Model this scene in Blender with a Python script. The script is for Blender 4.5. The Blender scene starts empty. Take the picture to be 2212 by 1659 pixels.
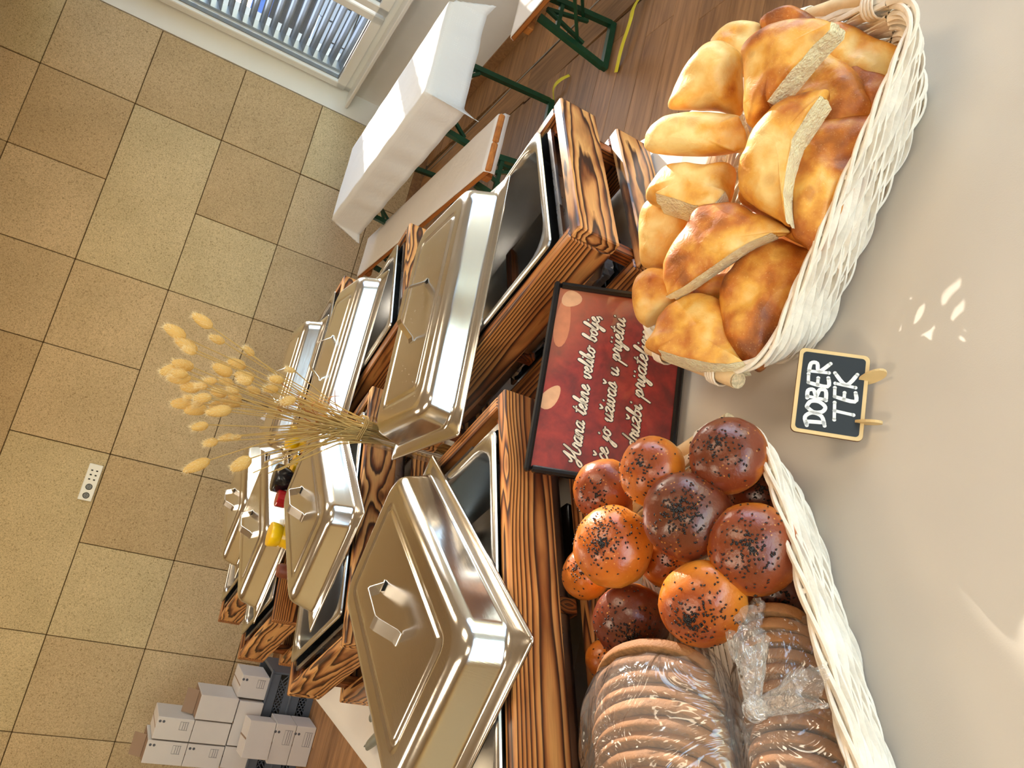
import bpy, math, random
from mathutils import Vector, Matrix, noise
random.seed(11)
C = bpy.context.scene.collection
PI = math.pi
CAMR=[[0.23459108, 0.95066686, -0.20297671], [-0.45733106, -0.07631984, -0.88601557], [-0.85779679, 0.3006789, 0.41686553]]
BREADS=[([0.7165, 0.6448, 0.9], [-0.101, -0.4041, 0.9091], [(0.0026, 0.0439)
,(0.0125, 0.0299)
,(0.0197, 0.0111)
,(0.0177, -0.0084)
,(0.0031, -0.0359)
,(-0.0134, -0.0398)
,(-0.0225, -0.0147)
,(-0.019, 0.0183)], 0.035, 0.75, [], 'reddish brown flatbread piece at the far right end of the basket, peeking over the pile')
,([0.7124, 0.7123, 0.92], [-0.1988, -0.4969, 0.8447], [(-0.0108, 0.0401)
,(0.0115, 0.0375)
,(0.0251, 0.0251)
,(0.0313, 0.0002)
,(0.0277, -0.0241)
,(0.0032, -0.0357)
,(-0.0266, -0.0341)
,(-0.0382, -0.0167)
,(-0.0235, 0.0113)], 0.04, 0.3, [], 'pale flatbread piece half hidden behind the large cut half in the basket')
,([0.6587, 0.5664, 0.85], [0.0, -0.5524, 0.8336], [(0.0478, 0.0429)
,(0.0513, 0.0309)
,(0.044, 0.0123)
,(0.0267, -0.0088)
,(0.0075, -0.0344)
,(-0.0103, -0.0543)
,(-0.0532, -0.0496)
,(-0.0553, -0.0322)
,(-0.0418, -0.0073)
,(-0.0273, 0.0219)
,(-0.0051, 0.0409)
,(0.0251, 0.0487)], 0.045, 0.35, [], 'long pale flatbread half lying along the right end of the basket')
,([0.6058, 0.5482, 0.84], [0.0, -0.5026, 0.8645], [(0.0442, 0.0348)
,(0.0332, 0.0161)
,(0.0208, -0.0055)
,(0.0068, -0.0202)
,(-0.0115, -0.032)
,(-0.0389, -0.0257)
,(-0.0445, -0.007)
,(-0.017, 0.013)
,(0.0111, 0.0303)], 0.035, 0.8, [], 'small brown flatbread piece wedged against the front rim at the right end')
,([0.6057, 0.581, 0.87], [-0.0502, -0.502, 0.8634], [(-0.0154, 0.0468)
,(0.0094, 0.0432)
,(0.0299, 0.0368)
,(0.049, 0.0283)
,(0.0526, 0.0227)
,(0.0436, 0.0055)
,(0.0272, -0.0173)
,(0.0077, -0.035)
,(-0.0129, -0.046)
,(-0.0329, -0.0543)
,(-0.0517, -0.0358)
,(-0.0586, -0.0082)
,(-0.0413, 0.0242)], 0.04, 0.5, [], 'domed flatbread half with a dark brown blotch in the middle of the basket')
,([0.5991, 0.5894, 0.955], [-0.4017, -0.3314, 0.8537], [(-0.0756, -0.029)
,(-0.0686, -0.005)
,(-0.0493, 0.0136)
,(-0.0321, 0.0318)
,(-0.02, 0.0483)
,(-0.0043, 0.0489)
,(0.0133, 0.0422)
,(0.0313, 0.0262)
,(0.0462, 0.0059)
,(0.0558, -0.0138)
,(0.0581, -0.0307)
,(0.0516, -0.0351)
,(0.0217, -0.0319)
,(-0.0076, -0.0317)
,(-0.0403, -0.0312)], 0.04, 0.6, [(10, 14)], 'large golden flatbread half showing its torn porous crumb side')
,([0.5013, 0.5916, 0.925], [-0.2692, -0.4187, 0.8673], [(-0.0635, 0.019)
,(-0.0358, 0.0379)
,(-0.0189, 0.0396)
,(0.0027, 0.0438)
,(0.0272, 0.0391)
,(0.047, 0.0307)
,(0.0607, 0.0147)
,(0.0693, 0.0001)
,(0.0741, -0.0116)
,(0.0614, -0.016)
,(0.0319, -0.0144)
,(0.0095, -0.0138)
,(-0.0179, -0.0247)
,(-0.046, -0.039)
,(-0.0713, -0.0595)
,(-0.072, -0.035)
,(-0.0705, -0.0035)], 0.04, 0.35, [(9, 14)], 'upright pale golden flatbread quarter with a crack across its crust')
,([0.496, 0.5693, 0.862], [0.0, -0.6, 0.8], [(-0.0282, 0.047)
,(-0.0017, 0.0502)
,(0.0292, 0.0453)
,(0.0559, 0.0335)
,(0.0717, 0.0169)
,(0.0788, -0.0108)
,(0.0761, -0.0325)
,(0.075, -0.0503)
,(0.0499, -0.0502)
,(0.0272, -0.045)
,(-0.007, -0.0358)
,(-0.0372, -0.0261)
,(-0.0662, -0.0155)
,(-0.101, -0.0025)
,(-0.0911, 0.0154)
,(-0.0759, 0.0311)
,(-0.0463, 0.0381)], 0.04, 0.62, [], 'largest half round flatbread with brown spots leaning on the front rim')
,([0.6194, 0.6967, 0.965], [-0.5496, -0.4997, 0.6695], [(-0.061, 0.0212)
,(-0.0418, 0.0304)
,(-0.0117, 0.0357)
,(0.0153, 0.034)
,(0.0311, 0.0289)
,(0.0413, 0.0146)
,(0.0429, -0.004)
,(0.0392, -0.0181)
,(0.0215, -0.0336)
,(-0.0145, -0.0621)
,(-0.0269, -0.0362)
,(-0.0437, -0.0082)], 0.05, 0.12, [], 'pale upright flatbread loaf end with small holes, topmost at the back of the basket')
,([0.5408, 0.7009, 0.96], [-0.4983, -0.5979, 0.6278], [(-0.0468, 0.0514)
,(-0.029, 0.0587)
,(-0.0092, 0.0544)
,(0.0076, 0.0394)
,(0.0245, 0.0134)
,(0.0382, -0.0161)
,(0.0435, -0.035)
,(0.0335, -0.0522)
,(0.0191, -0.0639)
,(0.0072, -0.056)
,(-0.014, -0.0293)
,(-0.035, 0.0084)
,(-0.0472, 0.0365)], 0.045, 0.15, [(6, 9)], 'pale oval flatbread loaf end lying crosswise on the back edge of the pile')
,([0.491, 0.7159, 0.945], [0.0499, -0.5993, 0.799], [(-0.0067, 0.0603)
,(0.0162, 0.0523)
,(0.0318, 0.04)
,(0.0357, 0.018)
,(0.0326, -0.0165)
,(0.0307, -0.0496)
,(0.0077, -0.0537)
,(-0.0209, -0.0489)
,(-0.0438, -0.0336)
,(-0.0376, -0.0136)
,(-0.0246, 0.0157)
,(-0.0174, 0.039)], 0.045, 0.2, [(7, 11)], 'flatbread wedge with its white crumb edge facing the table front')
,([0.4465, 0.7881, 0.925], [-0.4997, -0.5496, 0.6695], [(-0.0055, 0.0364)
,(0.0163, 0.0421)
,(0.0332, 0.0317)
,(0.0417, 0.0063)
,(0.0432, -0.0167)
,(0.0175, -0.0328)
,(-0.0126, -0.0399)
,(-0.044, -0.0327)
,(-0.0573, -0.0069)
,(-0.0374, 0.0134)], 0.05, 0.15, [], 'pale wrinkled flatbread piece below the crumb edged wedge at the pile back')
,([0.3996, 0.672, 0.925], [-0.2999, -0.5498, 0.7796], [(-0.0597, 0.0419)
,(-0.0452, 0.0494)
,(-0.0153, 0.0486)
,(0.007, 0.0443)
,(0.0291, 0.0443)
,(0.0446, 0.0245)
,(0.0547, -0.0014)
,(0.0523, -0.022)
,(0.0546, -0.0489)
,(0.0493, -0.0725)
,(0.0377, -0.0584)
,(0.0181, -0.0412)
,(0.0014, -0.0313)
,(-0.0337, -0.0113)
,(-0.0599, 0.0027)
,(-0.0809, 0.0172)
,(-0.0727, 0.0314)], 0.04, 0.45, [(10, 15)], 'folded golden flatbread half lying across the middle with a blistered crust')
,([0.3507, 0.6397, 0.86], [0.0, -0.6, 0.8], [(0.015, 0.0568)
,(0.0388, 0.0489)
,(0.0629, 0.0337)
,(0.0771, 0.0153)
,(0.0839, -0.0041)
,(0.0756, -0.0287)
,(0.065, -0.0513)
,(0.036, -0.0475)
,(0.0061, -0.0406)
,(-0.0182, -0.033)
,(-0.0461, -0.0244)
,(-0.0648, -0.0176)
,(-0.0861, -0.0112)
,(-0.0854, 0.0021)
,(-0.0742, 0.0207)
,(-0.054, 0.0405)
,(-0.0191, 0.0507)], 0.04, 0.85, [], 'darkest brown round flatbread half at the left front of the basket')
,([0.351, 0.7872, 0.915], [-0.4997, -0.5496, 0.6695], [(-0.0136, 0.0275)
,(0.007, 0.0356)
,(0.0245, 0.0295)
,(0.0353, 0.013)
,(0.0396, -0.0101)
,(0.0256, -0.0296)
,(-0.0056, -0.0329)
,(-0.0368, -0.0209)
,(-0.0414, -0.0142)
,(-0.0384, 0.0027)], 0.045, 0.2, [], 'small pale flatbread piece at the back left corner above the red sign')
,([0.3027, 0.7117, 0.9], [0.1, -0.5001, 0.8602], [(-0.0048, 0.0637)
,(0.0108, 0.0541)
,(0.0332, 0.048)
,(0.0493, 0.0335)
,(0.0617, 0.0093)
,(0.0598, -0.0096)
,(0.0442, -0.0359)
,(0.0101, -0.0477)
,(-0.0301, -0.0559)
,(-0.0492, -0.0666)
,(-0.0507, -0.048)
,(-0.0468, -0.0253)
,(-0.0362, 0.0075)
,(-0.023, 0.0381)
,(-0.0142, 0.0541)], 0.035, 0.5, [(9, 13)], 'golden flatbread slab at the left end of the basket, nearest the chalkboard side')
,([0.3724, 0.7179, 0.87], [-0.2074, -0.5185, 0.8296], [(-0.0187, 0.034)
,(0.0005, 0.0259)
,(0.0222, -0.0015)
,(0.0188, -0.0256)
,(-0.0034, -0.0299)
,(-0.0202, -0.0009)], 0.03, 0.45, [], 'flatbread piece buried in the gap between the dark half and the folded half')
,([0.4452, 0.6269, 0.865], [-0.2074, -0.5185, 0.8296], [(-0.0195, -0.0396)
,(-0.0173, -0.0095)
,(-0.0054, 0.016)
,(0.0069, 0.0631)
,(0.028, 0.0604)
,(0.0138, 0.0049)
,(0.0025, -0.0352)
,(-0.0074, -0.0529)], 0.03, 0.5, [], 'flatbread piece glimpsed in the dark gap below the upright quarter')]
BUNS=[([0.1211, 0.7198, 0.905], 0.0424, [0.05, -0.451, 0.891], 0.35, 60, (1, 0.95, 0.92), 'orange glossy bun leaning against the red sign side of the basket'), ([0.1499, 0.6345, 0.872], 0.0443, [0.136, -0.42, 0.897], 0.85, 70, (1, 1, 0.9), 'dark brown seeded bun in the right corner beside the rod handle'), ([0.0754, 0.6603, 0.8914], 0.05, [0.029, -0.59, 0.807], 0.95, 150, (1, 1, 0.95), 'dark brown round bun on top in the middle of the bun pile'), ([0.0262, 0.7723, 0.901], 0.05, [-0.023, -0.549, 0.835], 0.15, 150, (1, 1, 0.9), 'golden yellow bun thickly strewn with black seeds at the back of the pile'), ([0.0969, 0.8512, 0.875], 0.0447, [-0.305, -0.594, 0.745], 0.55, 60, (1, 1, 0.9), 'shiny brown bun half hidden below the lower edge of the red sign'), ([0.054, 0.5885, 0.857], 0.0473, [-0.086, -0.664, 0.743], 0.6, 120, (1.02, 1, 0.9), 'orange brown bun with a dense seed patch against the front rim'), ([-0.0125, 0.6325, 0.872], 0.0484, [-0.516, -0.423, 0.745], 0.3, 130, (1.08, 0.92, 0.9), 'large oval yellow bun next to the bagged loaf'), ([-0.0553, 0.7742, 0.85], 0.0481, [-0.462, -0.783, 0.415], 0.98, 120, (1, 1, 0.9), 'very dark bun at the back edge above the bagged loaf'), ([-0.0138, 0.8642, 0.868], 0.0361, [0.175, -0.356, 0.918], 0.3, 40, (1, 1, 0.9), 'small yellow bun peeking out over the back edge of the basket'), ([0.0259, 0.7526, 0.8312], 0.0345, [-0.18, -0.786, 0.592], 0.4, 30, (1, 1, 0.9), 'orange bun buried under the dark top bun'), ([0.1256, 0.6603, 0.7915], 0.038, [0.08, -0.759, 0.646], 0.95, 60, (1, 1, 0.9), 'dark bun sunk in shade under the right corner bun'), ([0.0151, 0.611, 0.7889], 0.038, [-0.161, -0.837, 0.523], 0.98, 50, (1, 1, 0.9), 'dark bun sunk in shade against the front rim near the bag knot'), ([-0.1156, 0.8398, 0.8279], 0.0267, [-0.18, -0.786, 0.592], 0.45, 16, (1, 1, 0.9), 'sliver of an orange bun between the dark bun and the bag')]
HEADS=[([0.296, 1.652, 1.419], [0.28, 1.647, 1.372]), ([0.26, 1.68, 1.462], [0.246, 1.671, 1.413]), ([0.238, 1.672, 1.435], [0.227, 1.664, 1.384]), ([0.21, 1.563, 1.416], [0.208, 1.564, 1.388]), ([0.269, 1.695, 1.372], [0.265, 1.692, 1.337]), ([0.268, 1.678, 1.299], [0.256, 1.686, 1.273]), ([0.185, 1.621, 1.426], [0.187, 1.626, 1.382]), ([0.157, 1.638, 1.44], [0.181, 1.636, 1.403]), ([0.157, 1.556, 1.422], [0.163, 1.562, 1.39]), ([0.149, 1.607, 1.425], [0.162, 1.599, 1.382]), ([0.208, 1.66, 1.35], [0.201, 1.667, 1.305]), ([0.227, 1.664, 1.324], [0.224, 1.672, 1.283]), ([0.2, 1.639, 1.306], [0.202, 1.646, 1.262]), ([0.183, 1.568, 1.304], [0.184, 1.56, 1.274]), ([0.162, 1.584, 1.36], [0.171, 1.589, 1.335]), ([0.187, 1.705, 1.325], [0.185, 1.698, 1.292]), ([0.163, 1.61, 1.313], [0.164, 1.601, 1.287]), ([0.142, 1.639, 1.396], [0.152, 1.635, 1.357]), ([0.15, 1.597, 1.371], [0.154, 1.589, 1.348]), ([0.155, 1.666, 1.337], [0.156, 1.657, 1.303]), ([0.185, 1.681, 1.269], [0.183, 1.685, 1.236]), ([0.183, 1.604, 1.245], [0.193, 1.611, 1.214]), ([0.204, 1.572, 1.244], [0.209, 1.58, 1.214]), ([0.238, 1.604, 1.215], [0.238, 1.602, 1.193]), ([0.121, 1.564, 1.37], [0.134, 1.56, 1.337]), ([0.123, 1.604, 1.382], [0.129, 1.607, 1.364]), ([0.107, 1.674, 1.402], [0.121, 1.675, 1.361]), ([0.113, 1.604, 1.364], [0.121, 1.604, 1.345]), ([0.099, 1.65, 1.375], [0.117, 1.659, 1.331]), ([0.123, 1.687, 1.328], [0.14, 1.697, 1.293]), ([0.136, 1.672, 1.31], [0.151, 1.665, 1.269]), ([0.101, 1.568, 1.34], [0.122, 1.563, 1.294]), ([0.15, 1.613, 1.306], [0.153, 1.611, 1.277]), ([0.065, 1.552, 1.356], [0.081, 1.561, 1.327]), ([0.163, 1.594, 1.206], [0.181, 1.585, 1.178]), ([0.042, 1.593, 1.324], [0.057, 1.588, 1.298]), ([0.063, 1.699, 1.288], [0.08, 1.69, 1.26]), ([0.069, 1.605, 1.272], [0.079, 1.608, 1.256]), ([-0.02, 1.639, 1.341], [0.018, 1.633, 1.297]), ([0.006, 1.58, 1.262], [0.04, 1.575, 1.229]), ([0.151, 1.679, 1.078], [0.137, 1.672, 1.055])]

# ------------------------------------------------------------------ camera, world, sun, lamps, exposure
sc = bpy.context.scene
cam = bpy.data.cameras.new('camera'); camo = bpy.data.objects.new('camera', cam); C.objects.link(camo)
M = Matrix(CAMR).to_4x4(); M.translation = (0, 0, 1.45); camo.matrix_world = M
cam.lens = 26.308; cam.sensor_width = 36; cam.clip_start = 0.02
sc.camera = camo
sc.view_settings.view_transform = 'Standard'; sc.view_settings.look = 'None'
sc.view_settings.gamma = 1; sc.view_settings.use_curve_mapping = False
sc.view_settings.exposure = 0.28
sc.cycles.use_denoising = True
sc.cycles.max_bounces = 8; sc.cycles.diffuse_bounces = 4; sc.cycles.glossy_bounces = 4
sc.cycles.transmission_bounces = 6; sc.cycles.transparent_max_bounces = 12
sc.cycles.caustics_reflective = False; sc.cycles.caustics_refractive = False
sc.cycles.sample_clamp_indirect = 6
SUN_AZ, SUN_EL = math.radians(47), math.radians(22)
w = bpy.data.worlds.new('world'); sc.world = w; w.use_nodes = True
nt = w.node_tree; bg = nt.nodes['Background']
sky = nt.nodes.new('ShaderNodeTexSky'); sky.sky_type = 'NISHITA'; sky.sun_disc = False
sky.sun_elevation = SUN_EL; sky.sun_rotation = PI/2 - SUN_AZ; sky.air_density = 1.2; sky.dust_density = 0.6
nt.links.new(sky.outputs[0], bg.inputs[0]); bg.inputs[1].default_value = 1.0
sl = bpy.data.lights.new('sun', 'SUN'); sl.energy = 9.0; sl.angle = math.radians(0.6); sl.color = (1, .95, .86)
so = bpy.data.objects.new('sun', sl); C.objects.link(so)
sd = Vector((math.cos(SUN_AZ)*math.cos(SUN_EL), math.sin(SUN_AZ)*math.cos(SUN_EL), math.sin(SUN_EL)))
so.rotation_euler = sd.to_track_quat('Z', 'Y').to_euler(); so.location = (8, 8, 6)
CEIL = 3.33
LAMPS = [(-1.6, 3.6), (0.9, 3.6), (-1.6, 0.6), (0.9, 0.6), (-.4, -1.6)]
for i, (x, y) in enumerate(LAMPS):
    l = bpy.data.lights.new('ceiling_lamp_light', 'AREA'); l.shape = 'RECTANGLE'; l.size = .55; l.size_y = 1.1
    l.energy = 14 if x < 0 else 6; l.color = (1, .87, .70)
    o = bpy.data.objects.new('ceiling_lamp_light', l); C.objects.link(o); o.location = (x, y, CEIL-.07)

# ------------------------------------------------------------------ helpers
def V(*a): return Vector(a)
def srgb(r, g, b):
    f = lambda c: c/12.92 if c <= .04045 else ((c+.055)/1.055)**2.4
    return (f(r/255), f(g/255), f(b/255), 1)
class MB:
    def __init__(s): s.v = []; s.f = []
    def add(s, vs, fs):
        n = len(s.v); s.v += [tuple(p) for p in vs]; s.f += [tuple(i+n for i in f) for f in fs]; return s
    def box(s, c, d, rot=None, bev=0):
        hx, hy, hz = d[0]/2, d[1]/2, d[2]/2; c = Vector(c)
        if bev > 0:
            b = min(bev, hx*.9, hy*.9, hz*.9); P = []; idx = {}
            for sx in (-1, 1):
                for sy in (-1, 1):
                    for sz in (-1, 1):
                        for ax in range(3):
                            p = [sx*(hx-b), sy*(hy-b), sz*(hz-b)]; q = [sx*hx, sy*hy, sz*hz]; p[ax] = q[ax]
                            idx[(sx, sy, sz, ax)] = len(P); P.append(Vector(p))
            F = []
            for ax in range(3):
                a, b2 = [(1, 2), (2, 0), (0, 1)][ax]
                for sg in (-1, 1):
                    q = []
                    for (u, v) in ((-1, -1), (1, -1), (1, 1), (-1, 1)):
                        k = [0, 0, 0]; k[ax] = sg; k[a] = u; k[b2] = v; q.append(idx[(*k, ax)])
                    F.append(q if sg > 0 else q[::-1])
            for ax in range(3):
                a, b2 = [(1, 2), (2, 0), (0, 1)][ax]
                for u in (-1, 1):
                    for v in (-1, 1):
                        k0 = [0, 0, 0]; k0[ax] = -1; k0[a] = u; k0[b2] = v; k1 = list(k0); k1[ax] = 1
                        q = [idx[(*k0, a)], idx[(*k1, a)], idx[(*k1, b2)], idx[(*k0, b2)]]
                        F.append(q if u*v < 0 else q[::-1])
            for k in [(x, y, z) for x in (-1, 1) for y in (-1, 1) for z in (-1, 1)]:
                q = [idx[(*k, 0)], idx[(*k, 1)], idx[(*k, 2)]]
                F.append(q if k[0]*k[1]*k[2] > 0 else q[::-1])
        else:
            P = [Vector((x*hx, y*hy, z*hz)) for x in (-1, 1) for y in (-1, 1) for z in (-1, 1)]
            F = [(0, 1, 3, 2), (4, 6, 7, 5), (0, 4, 5, 1), (2, 3, 7, 6), (0, 2, 6, 4), (1, 5, 7, 3)]
        if rot is not None: P = [rot @ p for p in P]
        return s.add([p+c for p in P], F)
    def loft(s, loops, cap0=True, cap1=True, close=True):
        n = len(loops[0]); vs = [p for L in loops for p in L]; fs = []
        for i in range(len(loops)-1):
            for j in range(n if close else n-1):
                k = (j+1) % n; fs.append((i*n+j, i*n+k, (i+1)*n+k, (i+1)*n+j))
        if cap0: fs.append(tuple(range(n))[::-1])
        if cap1: fs.append(tuple((len(loops)-1)*n+j for j in range(n)))
        return s.add(vs, fs)
    def tube(s, path, r, n=8, cap=True, flat=1.0, up=None):
        path = [Vector(p) for p in path]; loops = []
        prev = None
        for i, p in enumerate(path):
            t = (path[min(i+1, len(path)-1)]-path[max(i-1, 0)])
            if t.length < 1e-9: t = V(0, 0, 1)
            t.normalize()
            ref = up or (prev if prev is not None else (V(0, 0, 1) if abs(t.z) < .9 else V(1, 0, 0)))
            a = t.cross(ref)
            if a.length < 1e-6: a = t.cross(V(1, 0, .1))
            a.normalize(); b = a.cross(t).normalized(); prev = b
            rr = r[i] if isinstance(r, (list, tuple)) else r
            loops.append([p + a*rr*math.cos(2*PI*k/n) + b*rr*flat*math.sin(2*PI*k/n) for k in range(n)])
        return s.loft([L[::-1] for L in loops], cap, cap)
    def lathe(s, prof, n=24, c=(0, 0, 0), m=None):
        loops = []; c = Vector(c)
        for r, z in prof:
            L = [V(r*math.cos(2*PI*k/n), r*math.sin(2*PI*k/n), z) for k in range(n)]
            if m is not None: L = [m @ p for p in L]
            loops.append([p+c for p in L])
        return s.loft(loops, prof[0][0] > 1e-6, prof[-1][0] > 1e-6)
    def mesh(s, name):
        me = bpy.data.meshes.new(name); me.from_pydata(s.v, [], s.f); me.update(); return me
    def build(s, name, mat, parent=None, smooth=False, kind=None, label=None, recenter=False, frame=None):
        if frame is not None:      # frame: Matrix world/local placing of this board; vertices given in frame space
            me = s.mesh(name)
        elif recenter and s.v:
            xs = [p for p in s.v]; c = Vector([(min(q[i] for q in xs)+max(q[i] for q in xs))/2 for i in range(3)])
            s.v = [tuple(Vector(p)-c) for p in s.v]; me = s.mesh(name); frame = Matrix.Translation(c)
        else: me = s.mesh(name)
        o = bpy.data.objects.new(name, me); C.objects.link(o)
        if frame is not None: o.matrix_basis = frame
        for m in (mat if isinstance(mat, (list, tuple)) else [mat]): me.materials.append(m)
        if parent: o.parent = parent
        if smooth: 
            for p in me.polygons: p.use_smooth = True
            if smooth != 'all':
                try: me.set_sharp_from_angle(angle=math.radians(40))
                except Exception: pass
        if kind: o['kind'] = kind
        if label: o['label'] = label
        return o
def thing(name, label, cat, loc=(0, 0, 0), rz=0, group=None):
    o = bpy.data.objects.new(name, None); C.objects.link(o); o.empty_display_size = .05
    o.location = loc; o.rotation_euler = (0, 0, rz); o['label'] = label; o['category'] = cat
    if group: o['group'] = group
    return o
def tag(o, label, cat, group=None):
    o['label'] = label; o['category'] = cat
    if group: o['group'] = group
    return o
def struct(o, label=None):
    o['kind'] = 'structure'
    if label: o['label'] = label
    return o
def copy_tree(o, parent=None):
    c = o.copy(); C.objects.link(c); c.parent = parent
    for ch in list(o.children): copy_tree(ch, c)
    return c
def Rz(a): return Matrix.Rotation(a, 3, 'Z')
def rrect(a, b, r, z, n=5):
    L = []
    for (cx, cy, a0) in ((a-r, b-r, 0), (-(a-r), b-r, PI/2), (-(a-r), -(b-r), PI), (a-r, -(b-r), 3*PI/2)):
        for k in range(n+1):
            t = a0 + PI/2*k/n; L.append(V(cx+r*math.cos(t), cy+r*math.sin(t), z))
    return L
def smoothpts(P, it=1, closed=False):
    P = [Vector(p) for p in P]
    for _ in range(it):
        Q = []; n = len(P)
        for i in range(n if closed else n-1):
            a, b = P[i], P[(i+1) % n]; Q += [a*.75+b*.25, a*.25+b*.75]
        if not closed: Q = [P[0]]+Q+[P[-1]]
        P = Q
    return P

# ------------------------------------------------------------------ materials
def newmat(name):
    m = bpy.data.materials.new(name); m.use_nodes = True; n = m.node_tree
    return m, n, n.nodes['Principled BSDF']
def N(n, t, **kw):
    x = n.nodes.new(t)
    for k, v in kw.items():
        if k.startswith('i_'): x.inputs[k[2:].replace('_', ' ')].default_value = v
        else: setattr(x, k, v)
    return x
def ramp(n, stops):
    x = n.nodes.new('ShaderNodeValToRGB'); e = x.color_ramp.elements
    e[0].position, e[0].color = stops[0]; e[1].position, e[1].color = stops[-1]
    for p, c in stops[1:-1]: q = e.new(p); q.color = c
    return x
def mix(n, a, b, fac, mode='MIX'):
    x = n.nodes.new('ShaderNodeMix'); x.data_type = 'RGBA'; x.blend_type = mode
    for sock, val in ((x.inputs['Factor'], fac), (x.inputs['A'], a), (x.inputs['B'], b)): pass
    def put(s, v):
        if hasattr(v, 'is_linked') or hasattr(v, 'links'): n.links.new(v, s)
        else: s.default_value = v
    put(x.inputs[0], fac); put(x.inputs[6], a); put(x.inputs[7], b)
    return x.outputs[2]
def coords(n, scale=(1, 1, 1), rnd=True, kind='Object'):
    tc = n.nodes.new('ShaderNodeTexCoord'); mp = n.nodes.new('ShaderNodeMapping'); mp.inputs['Scale'].default_value = scale
    if rnd:
        oi = n.nodes.new('ShaderNodeObjectInfo'); ml = N(n, 'ShaderNodeVectorMath', operation='SCALE'); 
        cx = n.nodes.new('ShaderNodeCombineXYZ')
        for k in range(3): n.links.new(oi.outputs['Random'], cx.inputs[k])
        n.links.new(cx.outputs[0], ml.inputs[0]); ml.inputs['Scale'].default_value = 13.7
        ad = N(n, 'ShaderNodeVectorMath', operation='ADD'); n.links.new(tc.outputs[kind], ad.inputs[0]); n.links.new(ml.outputs[0], ad.inputs[1])
        n.links.new(ad.outputs[0], mp.inputs['Vector'])
    else: n.links.new(tc.outputs[kind], mp.inputs['Vector'])
    return mp.outputs[0]
def noise_(n, vec, scale, detail=3, rough=.5, dist=0):
    x = N(n, 'ShaderNodeTexNoise'); x.inputs['Scale'].default_value = scale; x.inputs['Detail'].default_value = detail
    x.inputs['Roughness'].default_value = rough; x.inputs['Distortion'].default_value = dist; n.links.new(vec, x.inputs['Vector']); return x
def bump(n, b, h, strength=.3, dist=.01):
    x = N(n, 'ShaderNodeBump'); x.inputs['Strength'].default_value = strength; x.inputs['Distance'].default_value = dist
    n.links.new(h, x.inputs['Height']); n.links.new(x.outputs[0], b.inputs['Normal']); return x
def plain(name, col, rough=.6, metal=0, nscale=0, namp=.12, bscale=0, bstr=.2, spec=.5, coat=0, rnd=False, bdist=.002):
    m, n, b = newmat(name); b.inputs['Roughness'].default_value = rough; b.inputs['Metallic'].default_value = metal
    b.inputs['Specular IOR Level'].default_value = spec; b.inputs['Coat Weight'].default_value = coat
    v = coords(n, rnd=rnd)
    if nscale:
        t = noise_(n, v, nscale, 4); dk = tuple(c*(1-namp) for c in col[:3])+(1,); lt = tuple(min(1, c*(1+namp)) for c in col[:3])+(1,)
        r = ramp(n, [(.3, dk), (.7, lt)]); n.links.new(t.outputs[0], r.inputs[0]); n.links.new(r.outputs[0], b.inputs['Base Color'])
    else: b.inputs['Base Color'].default_value = col
    if bscale:
        t2 = noise_(n, v, bscale, 5); bump(n, b, t2.outputs[0], bstr, bdist)
    return m
def steel(name, col=(.80, .785, .76, 1), rough=.15, brushed=True):
    m, n, b = newmat(name); b.inputs['Metallic'].default_value = 1; b.inputs['Base Color'].default_value = col
    v = coords(n, (1, 1, 1)); v2 = coords(n, (2, 60, 2))
    t = noise_(n, v2, 9, 5, .6); t1 = noise_(n, v, 7, 3)
    mr = N(n, 'ShaderNodeMapRange'); mr.inputs['To Min'].default_value = rough*.7; mr.inputs['To Max'].default_value = rough*1.5
    n.links.new(t1.outputs[0], mr.inputs['Value']); n.links.new(mr.outputs[0], b.inputs['Roughness'])
    if brushed:
        bp = bump(n, b, t.outputs[0], .05, .002)
    return m
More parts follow.
